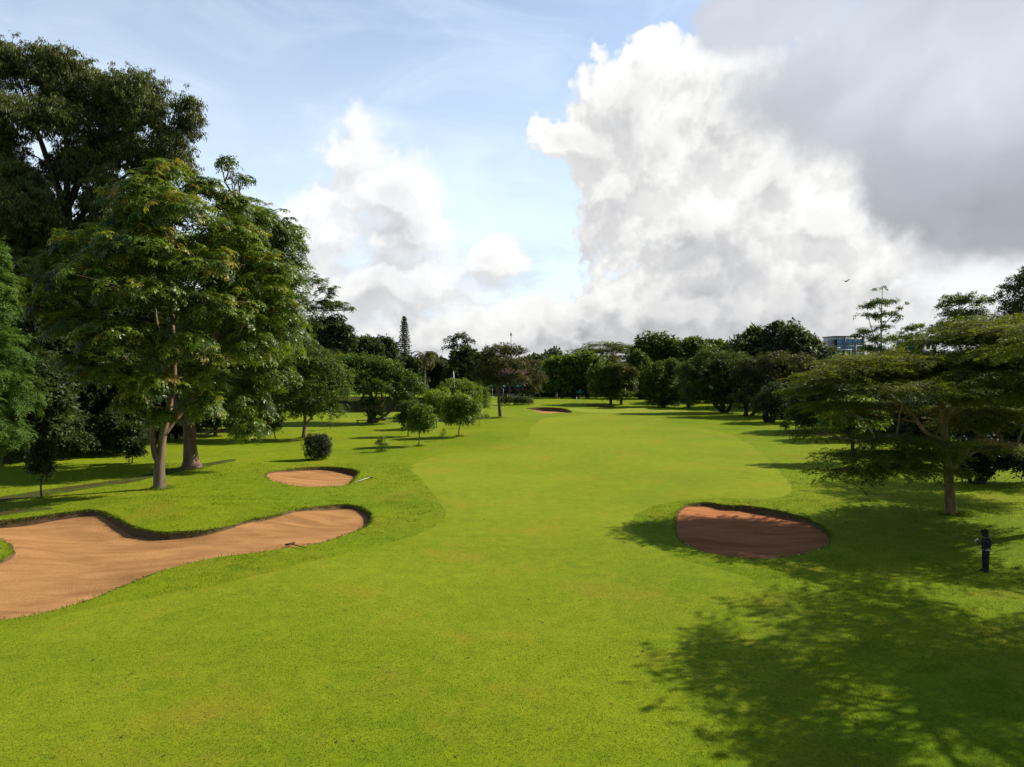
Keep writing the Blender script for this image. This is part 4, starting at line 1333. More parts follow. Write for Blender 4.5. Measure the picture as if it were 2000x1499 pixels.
# ================================================================== CENTRE
grow('brownish_tree', 'brownish thin leaved tree standing before the red roofed house', 'tree', (977, 814),
     [(975, 690, 34, 16, 0), (1005, 690, 26, 14, 0), (945, 705, 28, 18, 0), (1025, 715, 28, 18, 1), (990, 715, 45, 20, -2), (950, 735, 30, 16, 0), (1045, 740, 22, 18, 1), (1010, 745, 30, 16, -2), (1040, 760, 18, 14, 0), (965, 750, 26, 12, 0), (1020, 770, 16, 10, -1)],
     'olive', 'brown', 'tuft', 1150, .95, .22, 101, limbs=[[(977, 814, 0, .32), (975, 790, 0, .24), (973, 765, 0, .2), (970, 735, 0, .14), (975, 700, 0, .07)],
      [(974, 770, 0, .15), (985, 745, 0, .11), (1005, 725, 0, .07), (1025, 705, 0, .04)], [(975, 785, 0, .13), (995, 765, 0, .1), (1020, 750, 0, .07), (1040, 735, 0, .04)]],
     shell=.3, up=-.4, tintmu=.5, tintsd=.22)
CT = [  # name,label,base,depth,box,n,leaf,K,cs,tintmu
    ('rounded_tree', 'light green domed tree left of the turquoise parasol', (1125, 778), 185, (1066, 1182, 688, 785), 11, 'citrus', 950, 1.9, .40),
    ('rounded_tree', 'green dome just behind the small golden palm', (1090, 777), 205, (1060, 1125, 700, 780), 8, 'mid', 420, 2.0, .4),
    ('park_tree', 'wide low tree with a dark forked trunk right of the turquoise parasol', (1192, 790), None, (1148, 1230, 708, 786), 9, 'mid', 520, 1.5, .45),
    ('park_tree', 'brownish narrow tree on a pale trunk beside the dark forked one', (1213, 791), None, (1192, 1248, 708, 775), 8, 'olive', 330, 1.4, .55),
    ('park_tree', 'tall dense tree behind the brownish narrow tree', (1290, 786), 185, (1222, 1352, 643, 792), 12, 'mid', 1000, 1.9, .32),
    ('park_tree', 'tall dense tree right of the tallest central crown', (1370, 786), 185, (1308, 1432, 652, 796), 11, 'mid', 900, 1.9, .30),
    ('rounded_tree', 'round low tree with yellowish top in front of the tall dense trees', (1297, 792), 150, (1250, 1342, 700, 798), 9, 'mid', 620, 1.5, .42),
    ('small_tree', 'small bright tree squeezed between the round tree and the spreading one', (1345, 795), 145, (1325, 1362, 742, 796), 6, 'mid', 190, 1.3, .55),
    ('spreading_tree', 'low spreading tree with dark forked stems on the right of the fairway', (1413, 806), None, (1322, 1488, 680, 808), 12, 'mid', 1100, 1.25, .22),
    ('spreading_tree', 'spreading tree with glossy pale leaves beside the forked low one', (1457, 813), None, (1425, 1600, 684, 815), 12, 'olive', 1050, 1.2, .42),
    ('park_tree', 'tallest dark crown with a ragged top right of the centre', (1500, 800), 150, (1428, 1605, 636, 760), 13, 'dark', 1050, 1.6, .6),
    ('spreading_tree', 'dark low tree whose branches sweep to the grass near the bright sapling', (1503, 826), None, (1470, 1575, 745, 828), 8, 'dark', 420, 1.0, .45),
    ('background_tree', 'dark tree far behind the turquoise parasol', (1130, 770), 225, (1090, 1180, 715, 772), 8, 'dark', 380, 2.3, .4),
    ('background_tree', 'dark low tree left of the domed green trees', (1055, 768), 240, (1035, 1090, 698, 768), 7, 'dark', 260, 2.3, .5),
    ('background_tree', 'dark tree far back right of the parasol', (1235, 775), 215, (1190, 1280, 700, 775), 8, 'dark', 380, 2.2, .4),
    ('background_tree', 'green tree far back under the glass building', (1620, 775), 190, (1570, 1690, 690, 790), 9, 'mid', 620, 2.0, .5),
    ('background_tree', 'leafy tree below the thin eucalyptus, behind the acacia', (1720, 790), 150, (1650, 1810, 700, 800), 10, 'mid', 750, 1.6, .4),
    ('background_tree', 'dark tree behind the middle of the acacia', (1840, 820), 110, (1740, 1960, 690, 850), 11, 'dark', 900, 1.4, .5),
    ('background_tree', 'dark tree behind the right part of the acacia', (1990, 850), 90, (1880, 2090, 700, 880), 11, 'dark', 900, 1.3, .5),
    ('spreading_tree', 'dark spreading tree in the shade left behind the acacia tip', (1610, 842), None, (1540, 1690, 738, 846), 10, 'dark', 620, 1.05, .5),
    ('park_tree', 'dark tree filling the belt between the tall dense trees and the low spreading one', (1400, 792), 165, (1350, 1460, 668, 795), 10, 'mid', 760, 1.7, .3),
    ('park_tree', 'leafy tree behind the spreading tree with glossy pale leaves', (1545, 800), 140, (1490, 1610, 690, 800), 10, 'mid', 760, 1.45, .3),
    ('park_tree', 'green tree between the brownish narrow tree and the round low tree', (1250, 782), 175, (1222, 1280, 690, 784), 8, 'mid', 480, 1.7, .35),
    ('background_tree', 'dark low tree between the pale leafed tree and the acacia trunk', (1770, 882), 72, (1700, 1850, 770, 880), 10, 'dark', 700, 1.1, .4),
    ('background_tree', 'dark tree right of the acacia trunk, behind the many stemmed bush', (1955, 885), 68, (1870, 2060, 760, 890), 10, 'dark', 800, 1.1, .4),
    ('background_tree', 'dark bushy tree under the left half of the acacia canopy', (1690, 862), 84, (1620, 1760, 745, 858), 10, 'dark', 700, 1.15, .45),
    ('background_tree', 'shaded tree behind the left tip of the acacia', (1590, 812), 118, (1540, 1670, 730, 815), 9, 'dark', 560, 1.2, .6),
]
for i, (nm, lb, bp, dp, (x0, x1, y0, y1), n_, lf, K, cs, tm) in enumerate(CT):
    extra = [(1478, 650, 15, 14), (1513, 641, 19, 12), (1550, 652, 15, 15), (1582, 684, 14, 15), (1450, 668, 14, 12)] if i == 10 else []
    grow(nm, lb, 'tree', bp, puff(x0, x1, y0, y1, n_, 300 + i, 2.0) + extra, lf, 'dark' if i != 3 else 'brown', 'tuft' if cs < 1.55 else 'coarse', int(K * 1.7), cs * (.85 if cs < 1.55 else 1.0), .3, 310 + i, depth=dp, shell=.4, up=-.75,
         fork=.28, stems=3 if i in (8, 9, 11) else 1, tintmu=tm, twig=.03)
grow('flat_topped_tree', 'umbrella topped acacia rising behind the domed trees', 'tree', (1185, 774),
     [(1150, 688, 34, 9), (1185, 677, 46, 10), (1222, 684, 36, 10), (1165, 702, 48, 10), (1215, 702, 44, 10), (1185, 690, 60, 12)], 'acacia', 'dark', 'fan', 800, 2.6, .35, 111, depth=230, up=.0, upmix=.95, radial=True, fork=.65, tintmu=.3, twig=.05)
grow('background_tree', 'small dark twin topped tree on the skyline right of the mast', 'tree', (1045, 768), [(1045, 700, 11, 6), (1062, 702, 9, 5), (1055, 710, 18, 6)], 'dark', 'dark', 'coarse', 60, 2.0, .2, 112, depth=250, up=-.2, fork=.7)
grow('hedge', 'low clipped rounded hedge at the left of the green', 'hedge', (1005, 791),
     [(985, 784, 14, 7), (1000, 783, 16, 7.5), (1017, 783, 16, 7.5), (1030, 785, 11, 6)], 'dark', 'dark', 'fine', 330, 1.0, .06, 113, shell=.6, up=-.6, fork=.3, dsc=.6, tintmu=.7)
grow('bright_sapling', 'bright green young tree at the edge of the shade left of the acacia', 'tree', (1555, 841), [(1555, 795, 14, 12), (1548, 808, 13, 10), (1562, 808, 14, 10), (1555, 820, 12, 8)], 'bright', 'dark', 'tuft', 170, .75, .06, 114, up=-.6, tintmu=.6, fork=.4)
grow('shrub', 'tiny rounded shrub on the grass before the bright young tree', 'shrub', (1534, 846), [(1534, 829, 9, 6), (1531, 833, 6, 5), (1537, 836, 5, 5)], 'citrus', 'dark', 'fine', 70, .5, .06, 115, up=-.7, fork=.4, tintmu=.5)
grow('pale_leafed_tree', 'pale glossy leafed tree seen under the acacia left of its trunk', 'tree', (1668, 903),
     [(1640, 800, 35, 18, 1), (1690, 795, 40, 18, 1), (1660, 825, 45, 20, 0), (1620, 830, 22, 16, 0), (1715, 820, 30, 18, 1)], 'citrus', 'dark', 'tuft', 330, .85, .18, 116, up=-.6, tintmu=.55, fork=.5)
grow('dark_shrub', 'dark many stemmed bush just behind the acacia trunk', 'bush', (1900, 945), [(1880, 885, 38, 28), (1925, 880, 42, 30), (1905, 905, 45, 22), (1960, 890, 36, 28), (1995, 900, 40, 30), (1900, 925, 30, 12)], 'bush', 'dark', 'tuft', 520, .8, .14, 117, stems=4, up=-.9, fork=.4)
grow('thin_eucalyptus', 'tall thin eucalyptus with layered sparse foliage beside the glass building', 'tree', (1722, 780),
     [(1710, 568, 6, 4), (1725, 563, 5, 3), (1715, 592, 22, 9), (1742, 590, 12, 8), (1755, 605, 6, 6), (1700, 600, 16, 9), (1735, 615, 16, 10), (1712, 620, 18, 8), (1690, 617, 14, 6), (1758, 620, 6, 6), (1725, 640, 18, 8), (1690, 650, 18, 8), (1710, 665, 24, 10), (1745, 665, 18, 12), (1672, 658, 12, 6), (1770, 594, 5, 2), (1748, 628, 8, 3), (1700, 685, 26, 14), (1735, 690, 26, 12)],
     'mid', 'gum', 'tuft', 560, 1.35, .22, 118, depth=185, limbs=[[(1722, 780, 0, .3), (1721, 700, 0, .22), (1721, 640, 0, .18), (1722, 590, 0, .1), (1724, 566, 0, .04)], [(1721, 690, 0, .15), (1700, 640, 0, .1), (1694, 600, 0, .05)], [(1721, 640, 0, .12), (1745, 615, 0, .08), (1768, 594, 0, .03)]],
     shell=.15, up=-.4, tintmu=.5, tintsd=.2, sub=3, rag=.35)
grow('thin_eucalyptus', 'smaller hazy eucalyptus between the thin tall one and the teal block', 'tree', (1785, 780), [(1775, 645, 14, 8), (1792, 640, 14, 8), (1785, 660, 22, 9), (1770, 672, 18, 10), (1760, 660, 10, 10), (1800, 658, 8, 8)], 'mid', 'gum', 'tuft', 200, 1.4, .2, 119, depth=195, shell=.2, up=-.3, fork=.6, tintmu=.65)
grow('acacia_tree', 'tall loose acacia on the skyline left of the dark round crown', 'tree', (1880, 830), [(1865, 590, 24, 14), (1895, 590, 28, 16), (1845, 600, 14, 14), (1925, 590, 18, 10), (1870, 620, 34, 16), (1905, 620, 26, 18), (1830, 650, 22, 9), (1850, 640, 28, 10), (1890, 655, 40, 16)], 'mid', 'dark', 'tuft', 460, 1.0, .2, 120, depth=105, shell=.3, up=-.4, fork=.6, tintmu=.5)
grow('round_crowned_tree', 'very dark round crown cut by the right edge above the acacia', 'tree', (2010, 840), puff(1945, 2080, 522, 700, 10, 121, 1.5), 'dark', 'dark', 'tuft', 900, 1.0, .3, 121, depth=95, shell=.5, up=-.8, fork=.4, tintmu=.5)

# ================================================================== ACACIA ON THE RIGHT AND ITS NEIGHBOURS OUT OF FRAME
grow('acacia_tree', 'spreading yellow barked acacia with layered canopy on the right', 'tree', (1858, 1005),
     [(1770, 708, 120, 16, 1), (1700, 722, 85, 14, 0), (1850, 700, 110, 20, 3), (1650, 742, 85, 20, 0), (1600, 765, 45, 14, 1), (1720, 760, 90, 20, -3), (1620, 790, 50, 12, -1),
      (1910, 665, 85, 22, 2), (1985, 640, 100, 26, 2), (1950, 700, 110, 26, -1), (2060, 690, 110, 30, 1), (1880, 740, 90, 20, -3), (1990, 760, 90, 30, -3), (1840, 775, 60, 12, -4),
      (1690, 850, 70, 13, -3), (1635, 878, 75, 15, -4), (1590, 903, 45, 12, -4), (1715, 872, 60, 13, -4), (1680, 892, 70, 13, -5), (1610, 850, 40, 10, 1), (1745, 850, 35, 8, -5), (1960, 840, 60, 12, 3), (2010, 825, 80, 24, 3), (2000, 885, 60, 12, 3), (2080, 780, 90, 40, 0), (1780, 800, 60, 10, 3), (1930, 810, 80, 16, 2), (1720, 820, 50, 9, 3), (1800, 740, 90, 16, 2), (1930, 720, 90, 22, 1), (1650, 800, 50, 12, 1)],
     'acacia', 'yellow', 'fan', 7600, 1.0, .32, 131,
     limbs=[[(1858, 1005, 0, .40), (1856, 980, 0, .28), (1854, 945, 0, .27), (1852, 915, 0, .27), (1848, 890, 0, .22), (1845, 850, .3, .2), (1843, 820, .3, .19), (1842, 800, .4, .17), (1825, 765, .6, .13), (1795, 735, 1, .09), (1770, 712, 1, .05)],
            [(1856, 920, 0, .2), (1878, 895, -.2, .2), (1890, 870, -.4, .18), (1910, 858, -.6, .16), (1940, 862, -1, .13), (1985, 872, -1.5, .09)],
            [(1852, 910, 0, .14), (1820, 885, -1, .12), (1780, 860, -2, .10), (1740, 850, -3, .07), (1680, 862, -3.6, .05)],
            [(1843, 822, .3, .13), (1860, 800, 0, .13), (1880, 775, 0, .11), (1920, 740, .5, .08), (1960, 690, 1, .05)],
            [(1846, 860, 0, .13), (1810, 850, 0, .12), (1775, 800, 0, .1), (1735, 775, -.4, .07), (1670, 755, 0, .05)],
            [(1810, 750, .6, .06), (1780, 760, .4, .05), (1762, 766, .3, .03)], [(1852, 900, 0, .14), (1838, 880, -.6, .13), (1820, 862, -1, .12)]],
     shell=.15, up=-.15, upmix=.96, radial=True, tintmu=.38, tintsd=.15, twig=.014, dsc=1.0, sub=6, sway=.03)


def shade_tree(label, x, y, H, Rr, seed, K=900, leaf='acacia', tpl='fan', tr=.35, gap=.3):
    """wide umbrella crowned acacia standing to the right of the frame; its shadow falls into the picture"""
    rng = np.random.default_rng(seed)
    B = np.array([x, y, float(h(x, y))])
    ppm = FPX / y
    u0 = CX + x * ppm
    base_py = HORIZON + ppm * CAMH
    lob = []
    for i in range(13):
        th = rng.uniform(0, 2 * math.pi)
        rr = Rr * rng.uniform(.15, .75) ** .8
        hh = H * (1 - .16 * (rr / Rr) ** 2) - rng.uniform(0, .18) * H
        lob.append((u0 + math.cos(th) * rr * ppm, base_py - hh * ppm, Rr * rng.uniform(.22, .4) * ppm, H * .05 * ppm, math.sin(th) * rr))
    return grow('acacia_tree', label, 'tree', (u0, base_py), lob, leaf, 'yellow', tpl, K, 1.2, tr, seed, depth=y, shell=.1, up=-.2, upmix=.95, radial=True, fork=.45, group='acacias along the right side of the fairway')


shade_tree('umbrella acacia beyond the right edge, nearest to the viewer', 23.0, 22.0, 10.6, 6.6, 141)
shade_tree('umbrella acacia beyond the right edge, level with the standing person', 28.6, 28.6, 13.6, 6.8, 142)
shade_tree('umbrella acacia beyond the right edge, behind the yellow barked acacia', 42.0, 53.0, 11.5, 7.5, 143, K=1300)
shade_tree('thin umbrella acacia cut by the right edge, crown tip just above the yellow barked acacia', 30.2, 37.0, 11.6, 5.3, 145, K=800)
shade_tree('low umbrella acacia beyond the right edge, farthest from the fairway', 31.5, 22.5, 10.0, 6.0, 144)

# ================================================================== BUILDINGS AND SMALL THINGS
M_GLASS = plain('blue_glass', (0.10, 0.26, 0.50), 0.12, 0.8, var=0.35, scale=0.25)
M_CONC = plain('pale_concrete', (0.50, 0.49, 0.47), 0.8)
M_FIN = plain('mauve_cladding', (0.20, 0.16, 0.18), 0.7)
M_TEAL = plain('teal_cladding', (0.010, 0.045, 0.052), 0.5, var=.3)
M_RED = plain('red_roof_tile', (0.075, 0.030, 0.018), 0.8, var=.3, scale=1.5)
M_WALL = plain('brown_wall', (0.16, 0.12, 0.09), 0.85)
M_DARKW = plain('dark_window', (0.02, 0.022, 0.025), 0.15, 0.6)
M_CANVAS = plain('turquoise_canvas', (0.02, 0.30, 0.27), 0.7, var=.15, scale=1.0)
M_WHITE = plain('white_paint', (0.78, 0.78, 0.76), 0.5, var=.05)
M_STEEL = plain('grey_steel', (0.42, 0.43, 0.45), 0.5, metal=.3)
M_BLACK = plain('black_plastic', (0.012, 0.012, 0.013), 0.5)
M_WOOD = plain('weathered_wood', (0.10, 0.065, 0.04), 0.85, var=.3)

# glass office building
D_ = 340.0
gl = on(1632, 700, D_)
s_ = D_ / FPX
root = thing('office_building', 'blue glass office block with mauve columns on the skyline', 'building', (gl[0], D_, 0))
zt = on(1632, 659, D_)[2]
w = MB(); w.box((27 * s_, 6, zt / 2), (60 * s_, 12, zt)); w.build('wall', M_CONC, root)
for (x0, x1) in ((3, 15), (21, 35), (41, 52)):
    for fl in range(6):
        zz = zt - 1.0 - fl * 3.3
        m_ = MB(); m_.box(((x0 + x1) / 2 * s_, -.06, zz - 1.4), ((x1 - x0) * s_ * .96, .10, 3.0))
        p_ = m_.build('window', M_GLASS, root)
        f_ = MB()
        for q in (0.0, .33, .66, 1.0):
            f_.box((x0 * s_ + (x1 - x0) * s_ * q, -.13, zz - 1.4), (.12, .05, 3.0))
        f_.box(((x0 + x1) / 2 * s_, -.13, zz + .03), ((x1 - x0) * s_ * .96, .06, .14))
        f_.build('frame', M_CONC, p_)
for xx in (18, 38, 54):
    m_ = MB(); m_.box((xx * s_, -.25, zt / 2 + .3), (4.6 * s_, .5, zt + .6)); m_.build('column', M_FIN, root)
m_ = MB(); m_.box((27 * s_, 6, zt + .35), (63 * s_, 13, .5)); m_.build('roof', M_FIN, root)
zb = on(1632, 684, D_)[2]
m_ = MB(); m_.box((6 * s_, -2.5, zb), (32 * s_, 5.5, .5)); m_.box((-4 * s_, -3.6, zb + .75), (12 * s_, .08, .9)); m_.build('terrace', M_CONC, root)
for xx in (-7, 2, 12, 20):
    m_ = MB(); m_.box((xx * s_, -4.6, zb / 2 - .13), (.5, .5, zb - .26)); m_.build('pillar', M_CONC, root)
m_ = MB(); m_.box((-1 * s_, 3, (zb + 5) / 2), (8 * s_, 6, zb + 5)); m_.build('stair_tower', M_FIN, root)

# teal block
D_ = 170.0
tl = on(1803, 668, D_)
zt = tl[2]
root = thing('teal_building', 'dark teal box shaped building between the eucalyptus and the acacia', 'building', (tl[0], D_, 0))
m_ = MB(); m_.box((0, 3, zt / 2), (52 * D_ / FPX, 6, zt)); m_.build('wall', M_TEAL, root)
m_ = MB(); m_.box((0, 3, zt + .1), (54 * D_ / FPX, 6.4, .2)); m_.build('roof', M_STEEL, root)
for xx in (-1.9, -.4, 1.2, 2.5):
    m_ = MB(); m_.box((xx, -.04, zt - 1.2), (.9, .1, 1.1)); m_.build('window', M_DARKW, root)

# clubhouse
D_ = 205.0
cl = on(1008, 772, D_)
s_ = D_ / FPX
root = thing('clubhouse', 'clubhouse with long red tiled roof half hidden by the brownish tree', 'building', (cl[0], D_, float(h(cl[0], D_))))
hw = 56 * s_
m_ = MB(); m_.box((0, 5, 1.9), (hw * 2 - 1.2, 9, 3.8)); m_.build('wall', M_WALL, root)
V = np.array([[-hw, -1.2, 3.8], [hw, -1.2, 3.8], [hw, 11, 3.8], [-hw, 11, 3.8], [-hw + 4, 4.9, 8.0], [hw - 4, 4.9, 8.0]])
m_ = MB(); m_.add(V, [[0, 1, 5, 4], [2, 3, 4, 5], [0, 3, 2, 1]], [[1, 2, 5], [3, 0, 4]]); m_.build('roof', M_RED, root)
m_ = MB(); m_.box((0, -1.25, 3.7), (hw * 2 + .1, .08, .22)); m_.build('gutter', M_WHITE, root)
for k in range(8):
    xx = -hw + 1.6 + k * (2 * hw - 3.2) / 7
    m_ = MB(); m_.box((xx, .46, 1.6), (1.3, .08, 1.7)); p_ = m_.build('window', M_DARKW, root)
    m_ = MB(); m_.box((xx, .40, 1.6), (.08, .05, 1.7)); m_.box((xx, .40, 2.49), (1.4, .1, .1)); m_.build('frame', M_WOOD, p_)
for k in range(5):
    m_ = MB(); m_.box((-hw + .8 + k * (2 * hw - 1.6) / 4, -1.05, 1.85), (.25, .25, 3.66)); m_.build('pillar', M_WOOD, root)
D_ = 215.0
cl = on(1092, 772, D_)
root = thing('garden_shelter', 'small white shelter half hidden behind the golden palm', 'building', (cl[0], D_, float(h(cl[0], D_))))
m_ = MB(); m_.box((0, 2, 1.8), (7, 4, 3.6)); m_.build('wall', M_WHITE, root)
V = np.array([[-4, -.6, 3.6], [4, -.6, 3.6], [4, 4.6, 3.6], [-4, 4.6, 3.6], [-2.2, 2, 5.6], [2.2, 2, 5.6]])
m_ = MB(); m_.add(V, [[0, 1, 5, 4], [2, 3, 4, 5], [0, 3, 2, 1]], [[1, 2, 5], [3, 0, 4]]); m_.build('roof', M_STEEL, root)


def parasol(label, px, py_top, w_px, depth, seed=0):
    p = on(px, py_top, depth)
    g = float(h(p[0], depth))
    Rr = w_px / 2 / FPX * depth
    top = p[2] - g
    drop = Rr * .55
    root = thing('parasol', label, 'parasol', (p[0], depth, g), .3, 'turquoise parasols at the clubhouse')
    m_ = MB()
    k = 8
    th = np.arange(k) * 2 * math.pi / k
    rim = np.stack([Rr * np.cos(th), Rr * np.sin(th), np.full(k, top - drop)], -1)
    val = rim.copy(); val[:, 2] -= .22
    V = np.concatenate([[[0, 0, top]], rim, val])
    i = np.arange(k); j = (i + 1) % k
    m_.add(V, np.stack([1 + i, 1 + j, 1 + k + j, 1 + k + i], -1), np.stack([0 * i, 1 + i, 1 + j], -1))
    m_.build('canopy', M_CANVAS, root)
    m_ = MB(); m_.tube(np.array([[0, 0, 0], [0, 0, top + .12]]), .05, 8); m_.build('pole', M_WHITE, root)
    m_ = MB(); m_.tube(np.array([[0, 0, 0], [0, 0, .12]]), .38, 10); m_.build('base', M_CONC, root)


parasol('turquoise parasol standing alone right of the golden palm', 1133, 761, 16, 180)
parasol('turquoise parasol left of the brownish trunk before the clubhouse', 962, 751, 11, 196)
parasol('turquoise parasol just right of the brownish trunk before the clubhouse', 983, 752, 10, 196)
parasol('turquoise parasol under the right branches of the brownish tree', 1013, 752, 10, 196)

# lattice mast on the skyline
D_ = 420.0
mp = on(998.5, 650, D_)
root = thing('radio_mast', 'thin lattice mast above the brownish tree on the skyline', 'mast', (mp[0], D_, 0))
m_ = MB()
zt = mp[2]
for sx, sy in ((-.5, -.5), (.5, -.5), (0, .5)):
    m_.tube(np.array([[sx, sy, 0], [sx, sy, zt]]), .09, 4)
zz = 0
while zz < zt - 1.2:
    m_.tube(np.array([[-.5, -.5, zz], [.5, -.5, zz + 1.2]]), .05, 3)
    m_.tube(np.array([[.5, -.5, zz], [0, .5, zz + 1.2]]), .05, 3)
    m_.tube(np.array([[0, .5, zz], [-.5, -.5, zz + 1.2]]), .05, 3)
    zz += 1.2
m_.build('lattice', M_STEEL, root)
m_ = MB(); m_.box((0, -.5, zt - 1.0), (1.0, .3, 1.8)); m_.build('antenna', M_STEEL, root)

# white pole left of the clubhouse
D_ = 190.0
pp_ = on(886, 727, D_)
root = thing('flag_pole', 'white leaning pole sticking up behind the domed orchard tree', 'pole', (pp_[0] + .4, D_, float(h(pp_[0], D_))))
m_ = MB(); m_.tube(np.array([[0, 0, 0], [-.45, 0, pp_[2]]]), [.12, .10], 8); m_.build('shaft', M_WHITE, root)
m_ = MB(); m_.tube(np.array([[-.45, 0, pp_[2]], [-.46, 0, pp_[2] + .15]]), [.14, .05], 8); m_.build('cap', M_STEEL, root)

# low bench round the multi stemmed tree
bp = at(716, 826)
root = thing('low_bench', 'dark low plank bench at the foot of the multi stemmed tree', 'bench', bp)
m_ = MB(); m_.box((0, -1.0, .42), (2.6, .4, .10)); m_.build('seat', M_WOOD, root)
for xx in (-1.1, 1.1):
    m_ = MB(); m_.box((xx, -1.0, .185), (.14, .34, .37)); m_.build('leg', M_WOOD, root)
bp = at(743, 822)
tag(link('fallen_log', None), 'short dark log on the grass right of the multi stemmed tree', 'log')
lg = bpy.data.objects['fallen_log']
lg.location = bp
m_ = MB(); m_.tube(np.array([[-.9, 0, .22], [0, .1, .25], [.9, 0, .23]]), [.2, .24, .2], 9); m_.build('bark', M_WOOD, lg, True)
m_ = MB(); m_.tube(np.array([[.3, 0, .4], [.5, -.1, .62]]), [.07, .04], 6); m_.build('branch_stub', M_WOOD, lg)
# stake
bp = at(791, 871)
root = thing('wooden_stake', 'thin wooden stake in the grass left of the front orchard tree', 'stake', bp)
m_ = MB(); m_.tube(np.array([[0, 0, -.1], [.02, 0, .62]]), .025, 6); m_.build('shaft', M_WOOD, root)
m_ = MB(); m_.tube(np.array([[.02, 0, .62], [.021, 0, .68]]), .03, 6); m_.build('tip', M_WHITE, root)


# posts near the green
for i, (px, py, lb) in enumerate([(1055, 776, 'white marker post left of the turquoise parasol'), (1140, 778, 'white marker post just right of the turquoise parasol'), (1126, 783, 'short white marker post on the bank of the green')]):
    q = at(px, py)
    t_ = thing('marker_post', lb, 'post', q, 0, 'white marker posts by the green')
    m_ = MB(); m_.tube(np.array([[0, 0, -.05], [0, 0, .75], [0, 0, .85]]), [.10, .10, .03], 8); m_.build('shaft', M_WHITE, t_)
q = at(1010, 778)
root = thing('white_railing', 'low white railing behind the clipped hedge', 'railing', (q[0], q[1], q[2]))
m_ = MB()
for zz in (.45, .85):
    m_.box((0, 0, zz), (5.4, .07, .07))
m_.build('rail', M_WHITE, root)
for xx in (-2.6, 0, 2.6):
    m_ = MB(); m_.box((xx, -.09, .45), (.1, .1, .95)); m_.build('post', M_WHITE, root)


def rake(label, head_px, tail_px, hmat, z0=0.0, dz=0.0):
    a, c = at(*head_px), at(*tail_px)
    d_ = c - a
    d_[2] = 0
    u_ = d_ / np.linalg.norm(d_)
    Lh = float(np.linalg.norm(d_))
    root = thing('bunker_rake', label, 'rake', (a[0], a[1], a[2] + z0), math.atan2(u_[1], u_[0]), 'rakes left by the bunkers')
    m_ = MB(); m_.tube(np.array([[0, 0, .09], [Lh * .5, 0, .075 + dz * .5], [Lh, 0, .05 + dz]]), .019, 8); m_.build('handle', hmat, root)
    m_ = MB(); m_.box((-.02, 0, .09), (.08, .52, .06))
    m_.build('head', M_BLACK, root)
    m_ = MB()
    for k in range(9):
        m_.tube(np.array([[-.02, -.24 + k * .06, .062], [-.05, -.24 + k * .06, -.02]]), [.012, .008], 5)
    m_.build('teeth', M_BLACK, root)


rake('rake with pale handle lying on the red sand of the shaded bunker', (1336, 1030), (1338, 1047), M_CONC, -.14)
rake('dark rake lying on the grass at the near rim of the long bunker', (567, 1067), (597, 1074), M_BLACK, 0.02)
rake('rake with white handle lying across the right rim of the oval bunker', (722, 936), (693, 945), M_CONC, 0.04)

# bird
bw = on(1653, 550, 110)
root = thing('bird', 'dark bird gliding in the grey sky above the thin eucalyptus', 'bird', bw, .5)
m_ = MB(); m_.tube(np.array([[-.42, 0, -.08], [-.25, 0, -.03], [0, 0, 0], [.22, 0, .03], [.34, 0, .05]]), [.02, .06, .09, .06, .015], 8); m_.build('body', M_BLACK, root, True)
for s in (-1, 1):
    V, Q = [], []
    for (yy, x0, x1, zz) in ((.05, -.12, .14, .02), (.3, -.10, .15, .16), (.55, -.13, .08, .24), (.8, -.16, -.08, .20)):
        V += [[x0, s * yy, zz], [x1, s * yy, zz], [x1, s * yy, zz + .02], [x0, s * yy, zz + .02]]
    for k in range(3):
        o = k * 4
        for e in range(4):
            Q.append([o + e, o + (e + 1) % 4, o + 4 + (e + 1) % 4, o + 4 + e])
    Q.append([12, 13, 14, 15])
    m_ = MB(); m_.add(V, Q); m_.build('wing', M_BLACK, root)


# ================================================================== PERSON
def skin(name, verts, edges, radii, mat, parent, root=0, levels=1):
    me = bpy.data.meshes.new(name)
    me.from_pydata([tuple(v) for v in verts], edges, [])
    o = link(name, me, parent)
    md = o.modifiers.new('skin', 'SKIN')
    md.use_smooth_shade = True
    sv = me.skin_vertices[0].data
    for i, r in enumerate(radii):
        r = r if isinstance(r, tuple) else (r, r)
        sv[i].radius = r
        sv[i].use_root = (i == root)
    o.modifiers.new('subd', 'SUBSURF').levels = levels
    o.modifiers['subd'].render_levels = levels + 1
    me.materials.append(mat)
    return o


def chain(pts, radii, V, E, Rd, link_to=None):
    s = len(V)
    for k, p in enumerate(pts):
        V.append(p)
        Rd.append(radii[k])
        if k:
            E.append((s + k - 1, s + k))
    if link_to is not None:
        E.append((link_to, s))
    return s, len(V) - 1


pb = at(1925, 1117)
per = thing('person', 'person in a dark hooded jacket standing on the grass and looking down at a phone', 'person', pb, R(176))
# local frame: +x is forwards, y sideways
M_SKIN = plain('brown_skin', (0.12, 0.06, 0.035), 0.55, var=.08)
M_JACK = plain('charcoal_jacket', (0.018, 0.018, 0.021), 0.75, var=.2)
M_TROU = plain('black_trousers', (0.012, 0.012, 0.016), 0.8, var=.2)
M_SHOE = plain('black_shoe', (0.010, 0.010, 0.010), 0.5)
M_HAIR = plain('black_hair', (0.008, 0.007, 0.006), 0.7, var=.2, scale=40)
M_HEM = plain('beige_shirt', (0.55, 0.40, 0.28), 0.8)
M_PHONE = plain('white_phone', (0.75, 0.75, 0.75), 0.3)
V, E, Rd = [], [], []
chain([(0, 0, .92), (0, 0, 1.05), (.01, 0, 1.2), (.0, 0, 1.36), (.03, 0, 1.46), (.06, 0, 1.53), (.085, 0, 1.60), (.095, 0, 1.67)],
      [.10, .095, .10, .095, .05, .055, (.08, .09), (.068, .08)], V, E, Rd)
WR = {}
